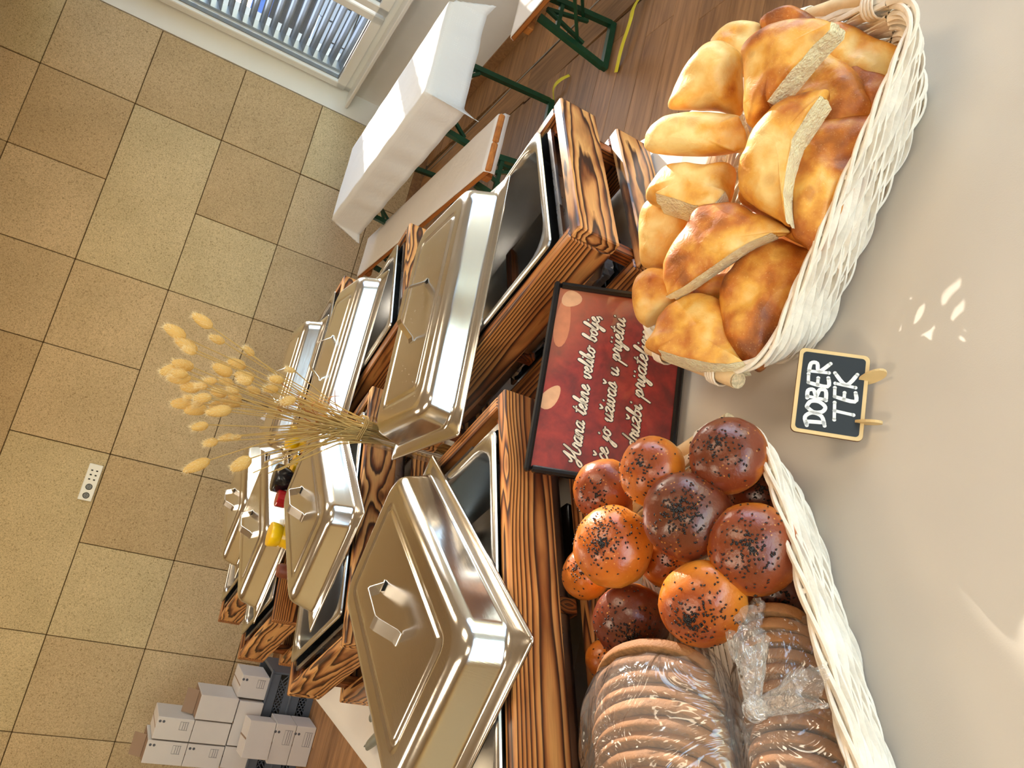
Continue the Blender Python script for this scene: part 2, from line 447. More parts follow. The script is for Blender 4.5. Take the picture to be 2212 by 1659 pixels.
def burnt(name, freq, pith, taper, wob, dark=.5, base=(206, 140, 72), spread=.06, knots=.6):
    m, n, b = newmat(name); tc = n.nodes.new('ShaderNodeTexCoord'); oi = n.nodes.new('ShaderNodeObjectInfo')
    sp = n.nodes.new('ShaderNodeSeparateXYZ'); n.links.new(tc.outputs['Object'], sp.inputs[0])
    def mth(op, a, c=None, d=None):
        x = N(n, 'ShaderNodeMath', operation=op)
        for k, v_ in enumerate((a, c, d)):
            if v_ is None: continue
            if isinstance(v_, (int, float)): x.inputs[k].default_value = v_
            else: n.links.new(v_, x.inputs[k])
        return x.outputs[0]
    rz = mth('MULTIPLY_ADD', oi.outputs['Random'], spread, -spread/2)
    zz = mth('ADD', sp.outputs['Z'], rz); yy = mth('ADD', mth('ABSOLUTE', sp.outputs['Y']), pith)
    r = mth('SQRT', mth('ADD', mth('MULTIPLY', zz, zz), mth('MULTIPLY', yy, yy)))
    v = coords(n, (.22, 1, 1)); nz = noise_(n, v, 14, 2, .5); nz2 = noise_(n, v, 60, 2, .5)
    r = mth('ADD', r, mth('MULTIPLY', sp.outputs['X'], taper)); r = mth('MULTIPLY_ADD', nz.outputs[0], wob, r); r = mth('MULTIPLY_ADD', nz2.outputs[0], wob*.18, r)
    vk = coords(n, (.55, 1, 1)); vo = N(n, 'ShaderNodeTexVoronoi'); vo.inputs['Scale'].default_value = 6.5; n.links.new(vk, vo.inputs['Vector'])
    kd = vo.outputs['Distance']; kk = mth('POWER', mth('SUBTRACT', 1, mth('MINIMUM', mth('MULTIPLY', kd, 2.2), 1)), 2.0)
    r = mth('MULTIPLY_ADD', kk, .035*knots, r)
    fr = mth('FRACT', mth('MULTIPLY', r, freq)); c = base
    rp = ramp(n, [(0, srgb(*c)), (.40, srgb(c[0]-14, c[1]-22, c[2]-16)), (.66, srgb(120, 64, 28)), (.80, srgb(56, 30, 18)), (.90, srgb(66, 36, 20)), (1.0, srgb(c[0]-8, c[1]-12, c[2]-8))])
    n.links.new(fr, rp.inputs[0])
    v2 = coords(n, (.45, 1, 1)); sn = noise_(n, v2, 17, 3, .5, .8)
    sr = ramp(n, [(.26, (.14, .08, .05, 1)), (.36, (.55, .40, .30, 1)), (.50, (1, 1, 1, 1))]); n.links.new(sn.outputs[0], sr.inputs[0])
    col = mix(n, rp.outputs[0], sr.outputs[0], min(1, dark), 'MULTIPLY')
    v3 = coords(n, (2, 60, 60)); fn = noise_(n, v3, 12, 3)
    f2 = ramp(n, [(.3, (.74, .68, .62, 1)), (.7, (1.08, 1.06, 1.04, 1))]); n.links.new(fn.outputs[0], f2.inputs[0])
    col = mix(n, col, f2.outputs[0], .6, 'MULTIPLY')
    kr = ramp(n, [(.045, (.16, .07, .04, 1)), (.075, (1, 1, 1, 1))]); n.links.new(kd, kr.inputs[0]); col = mix(n, col, kr.outputs[0], knots, 'MULTIPLY')
    n.links.new(col, b.inputs['Base Color'])
    b.inputs['Roughness'].default_value = .40; b.inputs['Coat Weight'].default_value = .2; b.inputs['Coat Roughness'].default_value = .3
    bump(n, b, fr, .18, .001); return m
def planks(name, c1, c2, sc=(1, 12, 12)):
    m, n, b = newmat(name); v = coords(n, sc); t = noise_(n, v, 2.2, 5, .6, .8)
    r = ramp(n, [(.28, srgb(*c1)), (.72, srgb(*c2))]); n.links.new(t.outputs[0], r.inputs[0])
    oi = n.nodes.new('ShaderNodeObjectInfo'); rr = ramp(n, [(0, (.80, .78, .76, 1)), (1, (1.12, 1.1, 1.08, 1))]); n.links.new(oi.outputs['Random'], rr.inputs[0])
    n.links.new(mix(n, r.outputs[0], rr.outputs[0], 1, 'MULTIPLY'), b.inputs['Base Color']); b.inputs['Roughness'].default_value = .55
    bump(n, b, t.outputs[0], .1, .002); return m
def woolpanel():
    m, n, b = newmat('wood_wool_panel'); v = coords(n)
    # short curly fibres: two distorted noises
    t = noise_(n, v, 125, 3, .6, 1.2); t2 = noise_(n, v, 60, 2, .5, 3.0); t3 = noise_(n, v, 3, 2)
    oi = n.nodes.new('ShaderNodeObjectInfo')
    r0 = ramp(n, [(0, srgb(204, 182, 148)), (.25, srgb(212, 190, 156)), (.45, srgb(200, 176, 140)), (.62, srgb(210, 187, 152)), (.80, srgb(212, 194, 158))])
    r0.color_ramp.interpolation = 'CONSTANT'; n.links.new(oi.outputs['Random'], r0.inputs[0])
    r1 = ramp(n, [(.33, (.40, .34, .26, 1)), (.46, (.92, .90, .88, 1)), (.70, (1.22, 1.22, 1.2, 1))]); n.links.new(t.outputs[0], r1.inputs[0])
    r2 = ramp(n, [(.3, (.86, .84, .8, 1)), (.7, (1.06, 1.06, 1.06, 1))]); n.links.new(t2.outputs[0], r2.inputs[0])
    r3 = ramp(n, [(.3, (.92, .92, .9, 1)), (.7, (1.04, 1.04, 1.04, 1))]); n.links.new(t3.outputs[0], r3.inputs[0])
    c = mix(n, r0.outputs[0], r1.outputs[0], .8, 'MULTIPLY'); c = mix(n, c, r2.outputs[0], .7, 'MULTIPLY'); c = mix(n, c, r3.outputs[0], 1, 'MULTIPLY')
    n.links.new(c, b.inputs['Base Color']); b.inputs['Roughness'].default_value = .95; b.inputs['Specular IOR Level'].default_value = .15
    bump(n, b, t.outputs[0], .5, .004); return m
def cloth(name, col, dots=False, weave=900, rough=.85, trans=.0, fold=14, foldstr=.25):
    m, n, b = newmat(name); b.inputs['Roughness'].default_value = rough; b.inputs['Specular IOR Level'].default_value = .2
    b.inputs['Sheen Weight'].default_value = .15
    v = coords(n, rnd=False); t = noise_(n, v, weave, 2); t2 = noise_(n, v, fold, 3, .5, .5)
    ad = N(n, 'ShaderNodeMath', operation='MULTIPLY_ADD'); n.links.new(t.outputs[0], ad.inputs[0]); ad.inputs[1].default_value = .04
    n.links.new(t2.outputs[0], ad.inputs[2]); bump(n, b, ad.outputs[0], foldstr, .02)
    if dots:
        vo = N(n, 'ShaderNodeTexVoronoi'); vo.inputs['Scale'].default_value = 85; vo.inputs['Randomness'].default_value = .15; n.links.new(v, vo.inputs['Vector'])
        r = ramp(n, [(.12, tuple(min(1, c*1.12) for c in col[:3])+(1,)), (.2, col)]); n.links.new(vo.outputs['Distance'], r.inputs[0]); n.links.new(r.outputs[0], b.inputs['Base Color'])
    else: b.inputs['Base Color'].default_value = col
    return m
def crust(name, br):
    m, n, b = newmat(name); v = coords(n)
    big = noise_(n, v, 13, 2, .5, .3); mid = noise_(n, v, 42, 3, .5, .2); fine = noise_(n, v, 520, 3, .6); wr = noise_(n, v, 75, 4, .55, .8)
    pale = srgb(240, 208, 136); gold = srgb(228, 164, 68); brn = srgb(190, 108, 34); dk = srgb(128, 66, 24)
    ad = N(n, 'ShaderNodeMath', operation='MULTIPLY_ADD'); n.links.new(big.outputs[0], ad.inputs[0]); ad.inputs[1].default_value = .9
    ml = N(n, 'ShaderNodeMath', operation='MULTIPLY'); n.links.new(mid.outputs[0], ml.inputs[0]); ml.inputs[1].default_value = .5; n.links.new(ml.outputs[0], ad.inputs[2])
    s = .95 - .42*br
    r = ramp(n, [(max(.01, s-.30), pale), (s-.10, gold), (s+.06, brn), (min(.99, s+.22), dk)]); n.links.new(ad.outputs[0], r.inputs[0])
    vo = N(n, 'ShaderNodeTexVoronoi'); vo.feature = 'SMOOTH_F1'; vo.inputs['Scale'].default_value = 27; vo.inputs['Smoothness'].default_value = .3; n.links.new(v, vo.inputs['Vector'])
    sm = N(n, 'ShaderNodeMath', operation='MULTIPLY_ADD'); n.links.new(mid.outputs[0], sm.inputs[0]); sm.inputs[1].default_value = .55; n.links.new(vo.outputs['Distance'], sm.inputs[2])
    r2 = ramp(n, [(.36, (.62, .42, .24, 1)), (.52, (1, 1, 1, 1))]); n.links.new(sm.outputs[0], r2.inputs[0])
    c = mix(n, r.outputs[0], r2.outputs[0], .25+.7*br, 'MULTIPLY')
    r3 = ramp(n, [(.62, (0, 0, 0, 1)), (.72, (.35, .35, .35, 1))]); n.links.new(fine.outputs[0], r3.inputs[0])
    c = mix(n, c, srgb(250, 220, 150), r3.outputs[0])
    n.links.new(c, b.inputs['Base Color']); b.inputs['Roughness'].default_value = .46
    b.inputs['Subsurface Weight'].default_value = .10; b.inputs['Subsurface Radius'].default_value = (.012, .007, .003); b.inputs['Subsurface Scale'].default_value = .6
    a2 = N(n, 'ShaderNodeMath', operation='MULTIPLY_ADD'); n.links.new(fine.outputs[0], a2.inputs[0]); a2.inputs[1].default_value = .16; n.links.new(wr.outputs[0], a2.inputs[2])
    bump(n, b, a2.outputs[0], .30, .004); return m
def bunmat(name, dk):
    m, n, b = newmat(name); tc = n.nodes.new('ShaderNodeTexCoord'); sep = n.nodes.new('ShaderNodeSeparateXYZ'); n.links.new(tc.outputs['Object'], sep.inputs[0])
    v = coords(n); t = noise_(n, v, 28, 3, .5, .4); fine = noise_(n, v, 260, 3)
    mr = N(n, 'ShaderNodeMapRange'); mr.inputs['From Min'].default_value = -.02; mr.inputs['From Max'].default_value = .04
    n.links.new(sep.outputs['Z'], mr.inputs['Value'])
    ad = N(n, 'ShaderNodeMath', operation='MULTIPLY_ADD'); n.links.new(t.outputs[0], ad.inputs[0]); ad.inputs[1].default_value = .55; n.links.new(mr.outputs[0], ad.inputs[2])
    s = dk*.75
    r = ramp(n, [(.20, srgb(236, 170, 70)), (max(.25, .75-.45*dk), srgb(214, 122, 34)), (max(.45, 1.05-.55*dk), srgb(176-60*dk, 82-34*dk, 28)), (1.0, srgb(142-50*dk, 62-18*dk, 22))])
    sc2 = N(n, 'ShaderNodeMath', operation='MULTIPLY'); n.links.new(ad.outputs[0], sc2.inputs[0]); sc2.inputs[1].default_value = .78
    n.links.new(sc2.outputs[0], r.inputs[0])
    vo = N(n, 'ShaderNodeTexVoronoi'); vo.inputs['Scale'].default_value = 190; n.links.new(v, vo.inputs['Vector'])
    r2 = ramp(n, [(.16, (1, 1, 1, 1)), (.22, (0, 0, 0, 1))]); n.links.new(vo.outputs['Distance'], r2.inputs[0])
    lt = noise_(n, v, 55, 1); r4 = ramp(n, [(.5, (0, 0, 0, 1)), (.62, (.5, .5, .5, 1))]); n.links.new(lt.outputs[0], r4.inputs[0])
    fac = N(n, 'ShaderNodeMath', operation='MULTIPLY'); n.links.new(r2.outputs[0], fac.inputs[0]); n.links.new(r4.outputs[0], fac.inputs[1])
    c = mix(n, r.outputs[0], srgb(232, 160, 70), fac.outputs[0]); n.links.new(c, b.inputs['Base Color'])
    b.inputs['Roughness'].default_value = .30; b.inputs['Coat Weight'].default_value = .25; b.inputs['Coat Roughness'].default_value = .22
    b.inputs['Subsurface Weight'].default_value = .12; b.inputs['Subsurface Radius'].default_value = (.014, .006, .002); b.inputs['Subsurface Scale'].default_value = .7
    ad2 = N(n, 'ShaderNodeMath', operation='MULTIPLY_ADD'); n.links.new(r2.outputs[0], ad2.inputs[0]); ad2.inputs[1].default_value = .25; n.links.new(fine.outputs[0], ad2.inputs[2])
    bump(n, b, ad2.outputs[0], .22, .002); return m
def front_fresnel(n, k=.9):
    lw = n.nodes.new('ShaderNodeLayerWeight'); lw.inputs[0].default_value = .5
    pw = N(n, 'ShaderNodeMath', operation='POWER'); n.links.new(lw.outputs['Facing'], pw.inputs[0]); pw.inputs[1].default_value = 4.5
    ml = N(n, 'ShaderNodeMath', operation='MULTIPLY_ADD'); n.links.new(pw.outputs[0], ml.inputs[0]); ml.inputs[1].default_value = k; ml.inputs[2].default_value = .045; return lw, ml
def glassy(name, col=(1, 1, 1, 1), alpha=.15, rough=.03, tint=(1, 1, 1, 1), bscale=0):
    m, n, b = newmat(name); out = n.nodes['Material Output']
    tr = n.nodes.new('ShaderNodeBsdfTransparent'); tr.inputs[0].default_value = tint
    gl = n.nodes.new('ShaderNodeBsdfGlossy'); gl.inputs['Color'].default_value = col; gl.inputs['Roughness'].default_value = rough
    _, fr = front_fresnel(n, .5)
    ad = N(n, 'ShaderNodeMath', operation='ADD'); ad.use_clamp = True; n.links.new(fr.outputs[0], ad.inputs[0]); ad.inputs[1].default_value = alpha
    mx = n.nodes.new('ShaderNodeMixShader'); n.links.new(ad.outputs[0], mx.inputs[0]); n.links.new(tr.outputs[0], mx.inputs[1]); n.links.new(gl.outputs[0], mx.inputs[2])
    if bscale:
        v = coords(n); t = noise_(n, v, bscale, 3, .5, 1.5); bp = N(n, 'ShaderNodeBump'); bp.inputs['Strength'].default_value = .8; bp.inputs['Distance'].default_value = .01
        n.links.new(t.outputs[0], bp.inputs['Height']); n.links.new(bp.outputs[0], gl.inputs['Normal'])
    n.links.new(mx.outputs[0], out.inputs[0]); return m
def film(name, white=.10, bscale=22):
    m, n, b = newmat(name); out = n.nodes['Material Output']
    tr = n.nodes.new('ShaderNodeBsdfTransparent'); gl = n.nodes.new('ShaderNodeBsdfGlossy'); gl.inputs['Roughness'].default_value = .12
    df = n.nodes.new('ShaderNodeBsdfDiffuse'); df.inputs[0].default_value = (.9, .88, .84, 1)
    frn, fr = front_fresnel(n, .9)
    mx = n.nodes.new('ShaderNodeMixShader'); mx.inputs[0].default_value = white; n.links.new(tr.outputs[0], mx.inputs[1]); n.links.new(df.outputs[0], mx.inputs[2])
    m2 = n.nodes.new('ShaderNodeMixShader'); ad = N(n, 'ShaderNodeMath', operation='ADD'); n.links.new(fr.outputs[0], ad.inputs[0]); ad.inputs[1].default_value = .05
    v = coords(n); t = noise_(n, v, bscale, 2, .5, 3.0); bp = N(n, 'ShaderNodeBump'); bp.inputs['Strength'].default_value = .9; bp.inputs['Distance'].default_value = .012
    n.links.new(t.outputs[0], bp.inputs['Height']); n.links.new(bp.outputs[0], gl.inputs['Normal']); n.links.new(bp.outputs[0], frn.inputs['Normal'])
    n.links.new(ad.outputs[0], m2.inputs[0]); n.links.new(mx.outputs[0], m2.inputs[1]); n.links.new(gl.outputs[0], m2.inputs[2]); n.links.new(m2.outputs[0], out.inputs[0]); return m
def transl(name, col, tcol, fac=.4):
    m, n, b = newmat(name); out = n.nodes['Material Output']
    df = n.nodes.new('ShaderNodeBsdfDiffuse'); df.inputs[0].default_value = col; tl = n.nodes.new('ShaderNodeBsdfTranslucent'); tl.inputs[0].default_value = tcol
    mx = n.nodes.new('ShaderNodeMixShader'); mx.inputs[0].default_value = fac; n.links.new(df.outputs[0], mx.inputs[1]); n.links.new(tl.outputs[0], mx.inputs[2]); n.links.new(mx.outputs[0], out.inputs[0]); return m

mt = dict(
 wool=woolpanel(), joint=plain('dark_joint', srgb(92, 70, 42), .9),
 white=plain('white_paint', srgb(232, 230, 224), .75, nscale=3, namp=.03, bscale=120, bstr=.08),
 pvc=plain('white_window_plastic', srgb(236, 236, 234), .3, nscale=4, namp=.02),
 ceil=plain('ceiling_paint', srgb(236, 226, 204), .9, nscale=2, namp=.03),
 farw=plain('side_wall_paint', srgb(214, 190, 150), .9, nscale=2, namp=.05),
 plank=planks('oak_laminate', (126, 88, 54), (186, 140, 94)), skirt=planks('skirting_oak', (120, 84, 54), (166, 124, 82), (12, 1, 12)),
 gasket=plain('gasket_grey', srgb(120, 122, 124), .5), alu=plain('grey_aluminium', srgb(150, 154, 158), .35, .6, nscale=5, namp=.05),
 slat=plain('blind_slat_grey', srgb(112, 120, 128), .4, .5, nscale=5, namp=.04),
 lintel=plain('metal_trim_strip', srgb(150, 148, 146), .35, .7, nscale=8, namp=.05),
 steel=steel('brushed_steel'), steel2=steel('polished_pan_steel', (.62, .60, .57, 1), .22), steeldk=steel('lower_pan_steel', (.5, .5, .52, 1), .25),
 green=plain('green_enamel', srgb(20, 66, 42), .35, nscale=30, namp=.15), yellow=plain('yellow_tape', srgb(228, 214, 40), .6, nscale=20, namp=.06),
 bench=planks('varnished_bench_wood', (150, 84, 30), (206, 134, 62), (1, 10, 10)),
 clothw=cloth('white_damask_cloth', (.80, .80, .80, 1), True, fold=9), clothc=cloth('cream_bench_cloth', (.74, .68, .62, 1), fold=10),
 clothn=cloth('beige_table_cloth', (.62, .545, .45, 1), fold=5, foldstr=.14, weave=700), clothu=cloth('white_under_cloth', (.78, .74, .70, 1), fold=5),
 wicker=plain('white_washed_wicker', srgb(240, 228, 210), .6, nscale=60, namp=.10, bscale=240, bstr=.35, rnd=True),
 rod=plain('peeled_willow_rod', srgb(226, 196, 150), .6, nscale=40, namp=.12, bscale=200), rodend=plain('cut_rod_end', srgb(196, 172, 136), .9, nscale=300, namp=.3),
 black=plain('black_frame', srgb(22, 18, 18), .25, nscale=10, namp=.1), blackboard=plain('chalkboard_black', srgb(28, 30, 30), .5, nscale=30, namp=.12),
 ply=plain('birch_plywood', srgb(222, 188, 130), .5, nscale=30, namp=.07), plyedge=plain('burnt_plywood_edge', srgb(110, 66, 34), .7, nscale=60, namp=.2),
 chalk=plain('chalk_white', srgb(232, 230, 226), .8, nscale=200, namp=.06), ink=plain('ivory_lettering', srgb(238, 222, 196), .5), halo=plain('dark_letter_outline', srgb(52, 30, 24), .5),
 carton=plain('white_carton', srgb(214, 206, 200), .8, nscale=6, namp=.03), cartin=plain('carton_inside', srgb(150, 122, 100), .9, nscale=6, namp=.05), print_=plain('grey_print', srgb(90, 90, 96), .8),
 crate=plain('grey_plastic_crate', srgb(84, 90, 100), .45, nscale=12, namp=.06), socket=plain('socket_white', srgb(238, 236, 232), .3), hole=plain('socket_hole', srgb(30, 30, 32), .6),
 capy=plain('yellow_cap', srgb(252, 196, 8), .3, nscale=20, namp=.04, coat=.2), capr=plain('red_cap', srgb(170, 16, 22), .25, coat=.3), capk=plain('black_cap', srgb(26, 24, 26), .2, coat=.3),
 saucew=plain('cream_sauce', srgb(240, 226, 180), .3), saucer=plain('red_sauce', srgb(150, 24, 18), .3), tool=plain('brown_wooden_handle', srgb(126, 62, 34), .5, nscale=40, namp=.2),
 clawm=plain('cast_grey_metal', srgb(160, 168, 166), .35, .7, nscale=30, namp=.1), foil=steel('crumpled_foil', (.8, .8, .82, 1), .3), napkin=plain('white_napkin', srgb(236, 226, 220), .9),
 seed=plain('black_sesame', srgb(24, 20, 20), .35), crumb=plain('bread_crumb', srgb(252, 230, 190), .9, nscale=70, namp=.16, bscale=260, bstr=.9, rnd=True, bdist=.006),
 stem=transl('dry_stem', srgb(206, 176, 118), srgb(226, 196, 120), .3), leaf=transl('dry_leaf', srgb(190, 140, 92), srgb(220, 150, 90), .4),
 head=transl('seed_head', srgb(226, 196, 134), srgb(255, 232, 164), .45), awn=transl('seed_awn', srgb(252, 240, 208), srgb(255, 244, 208), .6),
 slicecrust=plain('loaf_crust', srgb(158, 106, 60), .7, nscale=50, namp=.18, bscale=320, bstr=.6, rnd=True), slicecrumb=plain('loaf_crumb', srgb(140, 100, 60), .9, nscale=160, namp=.25, bscale=300, bstr=.8, rnd=True),
 film=film('clear_bag_film', .06, 13), knot=film('bunched_bag_film', .16, 26), glass=glassy('clear_glass', alpha=.02), pane=glassy('window_glass', alpha=.0, rough=.01), vase=glassy('vase_glass', alpha=.06, tint=(.97, .98, .97, 1)),
 brick=plain('white_block', srgb(178, 184, 192), .9, nscale=10, namp=.05, bscale=60, rnd=True), mortar=plain('grey_mortar', srgb(150, 154, 160), .95), pave=plain('outdoor_paving', srgb(96, 100, 104), .9, nscale=3, namp=.1),
 blue=plain('blue_van_paint', srgb(40, 96, 170), .3, nscale=3, namp=.05), tyre=plain('dark_rubber', srgb(40, 40, 42), .7), hedge=plain('hedge_green', srgb(60, 96, 50), .9, nscale=12, namp=.4, bscale=20, bstr=1),
)
def lampm():
    m, n, b = newmat('lamp_diffuser'); b.inputs['Emission Color'].default_value = (1, .78, .48, 1); b.inputs['Emission Strength'].default_value = 4; b.inputs['Base Color'].default_value = (.9, .85, .8, 1); return m
mt['lamp'] = lampm()
BURNT = [burnt('burnt_pine_straight', 200, .016, .008, .006, .5, (206, 144, 80), .05, .3), burnt('burnt_pine_flame', 95, .010, .055, .045, .6, (226, 172, 106), .03, .8), burnt('burnt_pine_dark', 180, .02, .01, .012, .95, (170, 102, 46), .05, .2)]

# ------------------------------------------------------------------ room
DW = 5.766
def wx(y): return 3.15 + (5.766-y)*.058          # inner face of the window wall
XL, YF = -4.2, -3.2
# floor of laminate planks (length along X)
fb = MB(); fb.box(((XL+3.6)/2, (YF+5.9)/2, -.04), (3.7-XL+.3, 5.95-YF, .05)); floor = struct(fb.build('floor', mt['joint']), 'oak laminate floor of long brown planks')
rows = 0; y = -3.2
def plank(x0, x1, y0, y1, m=None, rot=0):
    b = MB(); L, W = x1-x0-.002, y1-y0-.002; b.box((0, 0, 0), (L, W, .014), bev=.0012)
    o = b.build('plank', m or mt['plank'], floor, frame=Matrix.Translation(((x0+x1)/2, (y0+y1)/2, -.008))); return o
while y < 5.76:
    y1 = min(y+.193, 5.77)
    if y > 1.2:
        off = (rows*0.57) % 1.28; x = XL - off
        while x < 2.55:
            x1 = min(x+1.28, 2.58)
            if x1-x > .02 and x1 > -2.6: plank(max(x, XL), x1, y, y1)
            x += 1.28
    rows += 1; y = y1
y = 1.4
while y < 5.7:                                       # border planks between the band and the window wall
    y1 = min(y+.193, 5.77); plank(2.855, min(wx(y), 3.6), y, y1); y = y1
for (ya, yb) in ((1.3, 2.62), (2.62, 3.9), (3.9, 5.18), (5.18, 5.77)):
    b = MB(); b.box((0, 0, 0), (yb-ya-.002, .262, .014), bev=.0012)
    b.build('plank', mt['plank'], floor, frame=Matrix.Translation((2.715-.02*(ya-3), (ya+yb)/2, -.008)) @ Matrix.Rotation(PI/2+.045, 4, 'Z'))
b = MB(); b.box((0, 0, 0), (4.4, .012, .004)); struct(b.build('trim_1', mt['lintel'], frame=Matrix.Translation((2.853, 3.55, .001)) @ Matrix.Rotation(PI/2+.05, 4, 'Z')), 'thin grey metal expansion strip in the floor')
# back wall with wood-wool panels
wb = MB(); wb.box(((XL+3.3)/2, DW+.06, CEIL/2), (3.5-XL, .09, CEIL)); wall_back = struct(wb.build('wall_back', mt['joint']), 'wall clad with beige wood wool panels')
def wp(x0, x1, z0, z1):
    g = .0025; b = MB(); dy = random.uniform(-.0025, .0025); rx = random.uniform(-.003, .003)
    b.box((0, 0, 0), (x1-x0-2*g, .022, z1-z0-2*g), bev=.003)
    b.build('wall_panel', mt['wool'], wall_back, frame=Matrix.Translation(((x0+x1)/2, DW+.010+dy, (z0+z1)/2)) @ Matrix.Rotation(rx, 4, 'Z'))
XC = lambda i: 2.339-.6*i
RZ = [3.33, 2.728, 2.128, 1.528, .928, .328, .075]
merged = {(0, 2), (2, 3), (4, 2), (6, 1), (3, 1), (8, 3)}   # (column, row) of panels that are two columns wide
for r in range(6):
    wp(XC(0)+.002, 2.945, RZ[r+1], RZ[r]); c = 0
    while XC(c+1) > XL-.6:
        if (c, r) in merged: wp(max(XC(c+2), XL), XC(c), RZ[r+1], RZ[r]); c += 2
        else: wp(max(XC(c+1), XL), XC(c), RZ[r+1], RZ[r]); c += 1
        if XC(c) < XL+.05: break
b = MB(); b.box((3.055, DW+.006, CEIL/2), (.215, .026, CEIL)); struct(b.build('trim_2', mt['white']), 'white plastered corner strip between panels and window')
b = MB(); b.box(((XL+3.14)/2, DW-.008, .04), (3.14-XL, .016, .08)); struct(b.build('baseboard_back', mt['skirt']), 'oak skirting under the panelled wall')
# window wall in segments
def wallseg(mb, y0, y1, z0, z1, t=.26):
    x0, x1 = wx(y0), wx(y1)
    vs = [(x0, y0, z0), (x1, y1, z0), (x1, y1, z1), (x0, y0, z1), (x0+t, y0, z0), (x1+t, y1, z0), (x1+t, y1, z1), (x0+t, y0, z1)]
    mb.add(vs, [(0, 1, 2, 3)[::-1], (4, 5, 6, 7), (0, 4, 5, 1)[::-1], (3, 2, 6, 7)[::-1], (0, 3, 7, 4)[::-1], (1, 5, 6, 2)[::-1]])
wr = MB(); W1, W0, ZS, ZT = 5.74, 3.40, .765, 3.10
wallseg(wr, YF, 5.83, 0, ZS); wallseg(wr, YF, 5.83, ZT, CEIL); wallseg(wr, W1, 5.83, ZS, ZT); wallseg(wr, 1.7, W0, ZS, ZT); wallseg(wr, YF, -1.6, ZS, ZT)  # pier between the windows is unseen, added to shade the front cloth
struct(wr.build('wall_right', mt['white']), 'white painted wall with the windows')
b = MB(); wallseg(b, 1.4, 5.77, .0, .075, .0); 
bb = MB()
x0, x1 = wx(1.4)-.014, wx(5.76)-.014
bb.box((0, 0, 0), (4.37, .014, .075)); bo = bb.build('baseboard_right', mt['skirt'], frame=Matrix.Translation(((x0+x1)/2+.006, 3.58, .0375)) @ Matrix.Rotation(PI/2+.058, 4, 'Z')); struct(bo, 'oak skirting under the window')
WA = PI/2+.058
def wframe(yc, zc, off=0.0):  # local x along wall (+Y), y -> into room (-X), z up
    return Matrix.Translation((wx(yc)+off, yc, zc)) @ Matrix.Rotation(WA, 4, 'Z')
def window(idx, y0, y1, splits, label):
    zc = (ZS+ZT)/2; hh = (ZT-ZS)/2; yc = (y0+y1)/2; L = (y1-y0)/math.cos(.058)
    root = bpy.data.objects.new('window_%d' % idx, None); C.objects.link(root); root.matrix_basis = wframe(yc, zc, .02); struct(root, label)
    f = MB(); t = .07
    f.box((0, 0, -hh+.035), (L, t, .07), bev=.004); f.box((0, 0, hh-.035), (L, t, .07), bev=.004)
    f.box((L/2-.03, 0, 0), (.06, t, 2*hh), bev=.004); f.box((-L/2+.03, 0, 0), (.06, t, 2*hh), bev=.004)
    f.build('window_frame', mt['pvc'], root)
    ys = [y1]+splits+[y0]
    for a, b_ in zip(ys[:-1], ys[1:]):
        cx = ((a+b_)/2-yc); w_ = (a-b_)-.03; s = MB(); sw = .075
        top = -hh+.055+sw/2
        s.box((cx, .022, -hh+.05+sw/2), (w_, .07, sw), bev=.006); s.box((cx, .022, hh-.05-sw/2), (w_, .07, sw), bev=.006)
        s.box((cx-w_/2+sw/2, .022, 0), (sw, .07, 2*hh-.1), bev=.006); s.box((cx+w_/2-sw/2, .022, 0), (sw, .07, 2*hh-.1), bev=.006)
        so_ = s.build('sash', mt['pvc'], root)
        g = MB(); gz = 2*hh-.1-2*sw; gw = w_-2*sw
        for sx in (-1, 1): g.box((cx+sx*(gw/2-.004), .012, 0), (.008, .03, gz))
        for sz in (-1, 1): g.box((cx, .012, sz*(gz/2-.004)), (gw, .03, .008))
        g.build('gasket', mt['gasket'], so_)
        p = MB(); p.box((cx, .012, 0), (gw, .004, gz)); p.build('pane', mt['pane'], root)
    return root
window(1, W0, W1, [4.70, 3.97], 'white framed window at the panelled corner, grey blind outside')  # nearer split is an unseen mullion, added to block sun on the cloth
window(2, -1.6, 1.7, [.1], 'unseen second white framed window along the wall, added for bluish fill')  # out of view, added for bluish side fill on the near cloth
b = MB(); b.box((0, .055, 0), (2.36, .20, .028), bev=.006)
struct(b.build('trim_3', mt['pvc'], frame=wframe((W0+W1)/2, ZS-.005, 0)), 'white window sill board')
# other room surfaces
b = MB(); b.box((XL-.05, (YF+DW)/2, CEIL/2), (.1, DW-YF+.2, CEIL)); struct(b.build('wall_left', mt['farw']))
b = MB()
for c, d in (((-.4, YF-.05, .45), (8.0, .1, .9)), ((-.4, YF-.05, 3.02), (8, .1, .64)), ((-3.45, YF-.05, 1.8), (1.9, .1, 1.8)), ((3.2, YF-.05, 1.8), (.8, .1, 1.8))): b.box(c, d)
struct(b.build('wall_front', mt['farw']))
b = MB()
for xx in (-2.47, -.8, .9, 2.77): b.box((xx, YF-.05, 1.8), (.07, .08, 1.8))
for zz in (.93, 2.67): b.box((.15, YF-.05, zz), (5.3, .08, .07))
struct(b.build('window_3', mt['pvc']), 'white framed window band behind the viewer')
b = MB(); b.box((-.3, (YF+DW)/2, CEIL+.05), (8.0, DW-YF+.3, .1)); struct(b.build('ceiling', mt['ceil']))
lamp0 = None
for i, (x, y) in enumerate(LAMPS):
    t = thing('ceiling_lamp', 'rectangular warm white ceiling lamp '+('at the left by the panelled wall', 'at the right by the panelled wall', 'over the left middle of the room', 'over the near end of the buffet', 'behind the viewer')[i], 'lamp', (x, y, CEIL), 0, 'ceiling lamps above the room')
    b = MB(); b.box((0, 0, -.02), (.6, 1.16, .04), bev=.004); b.build('housing', mt['pvc'], t)
    b = MB(); b.box((0, 0, -.042), (.55, 1.1, .006)); b.build('diffuser', mt['lamp'], t)
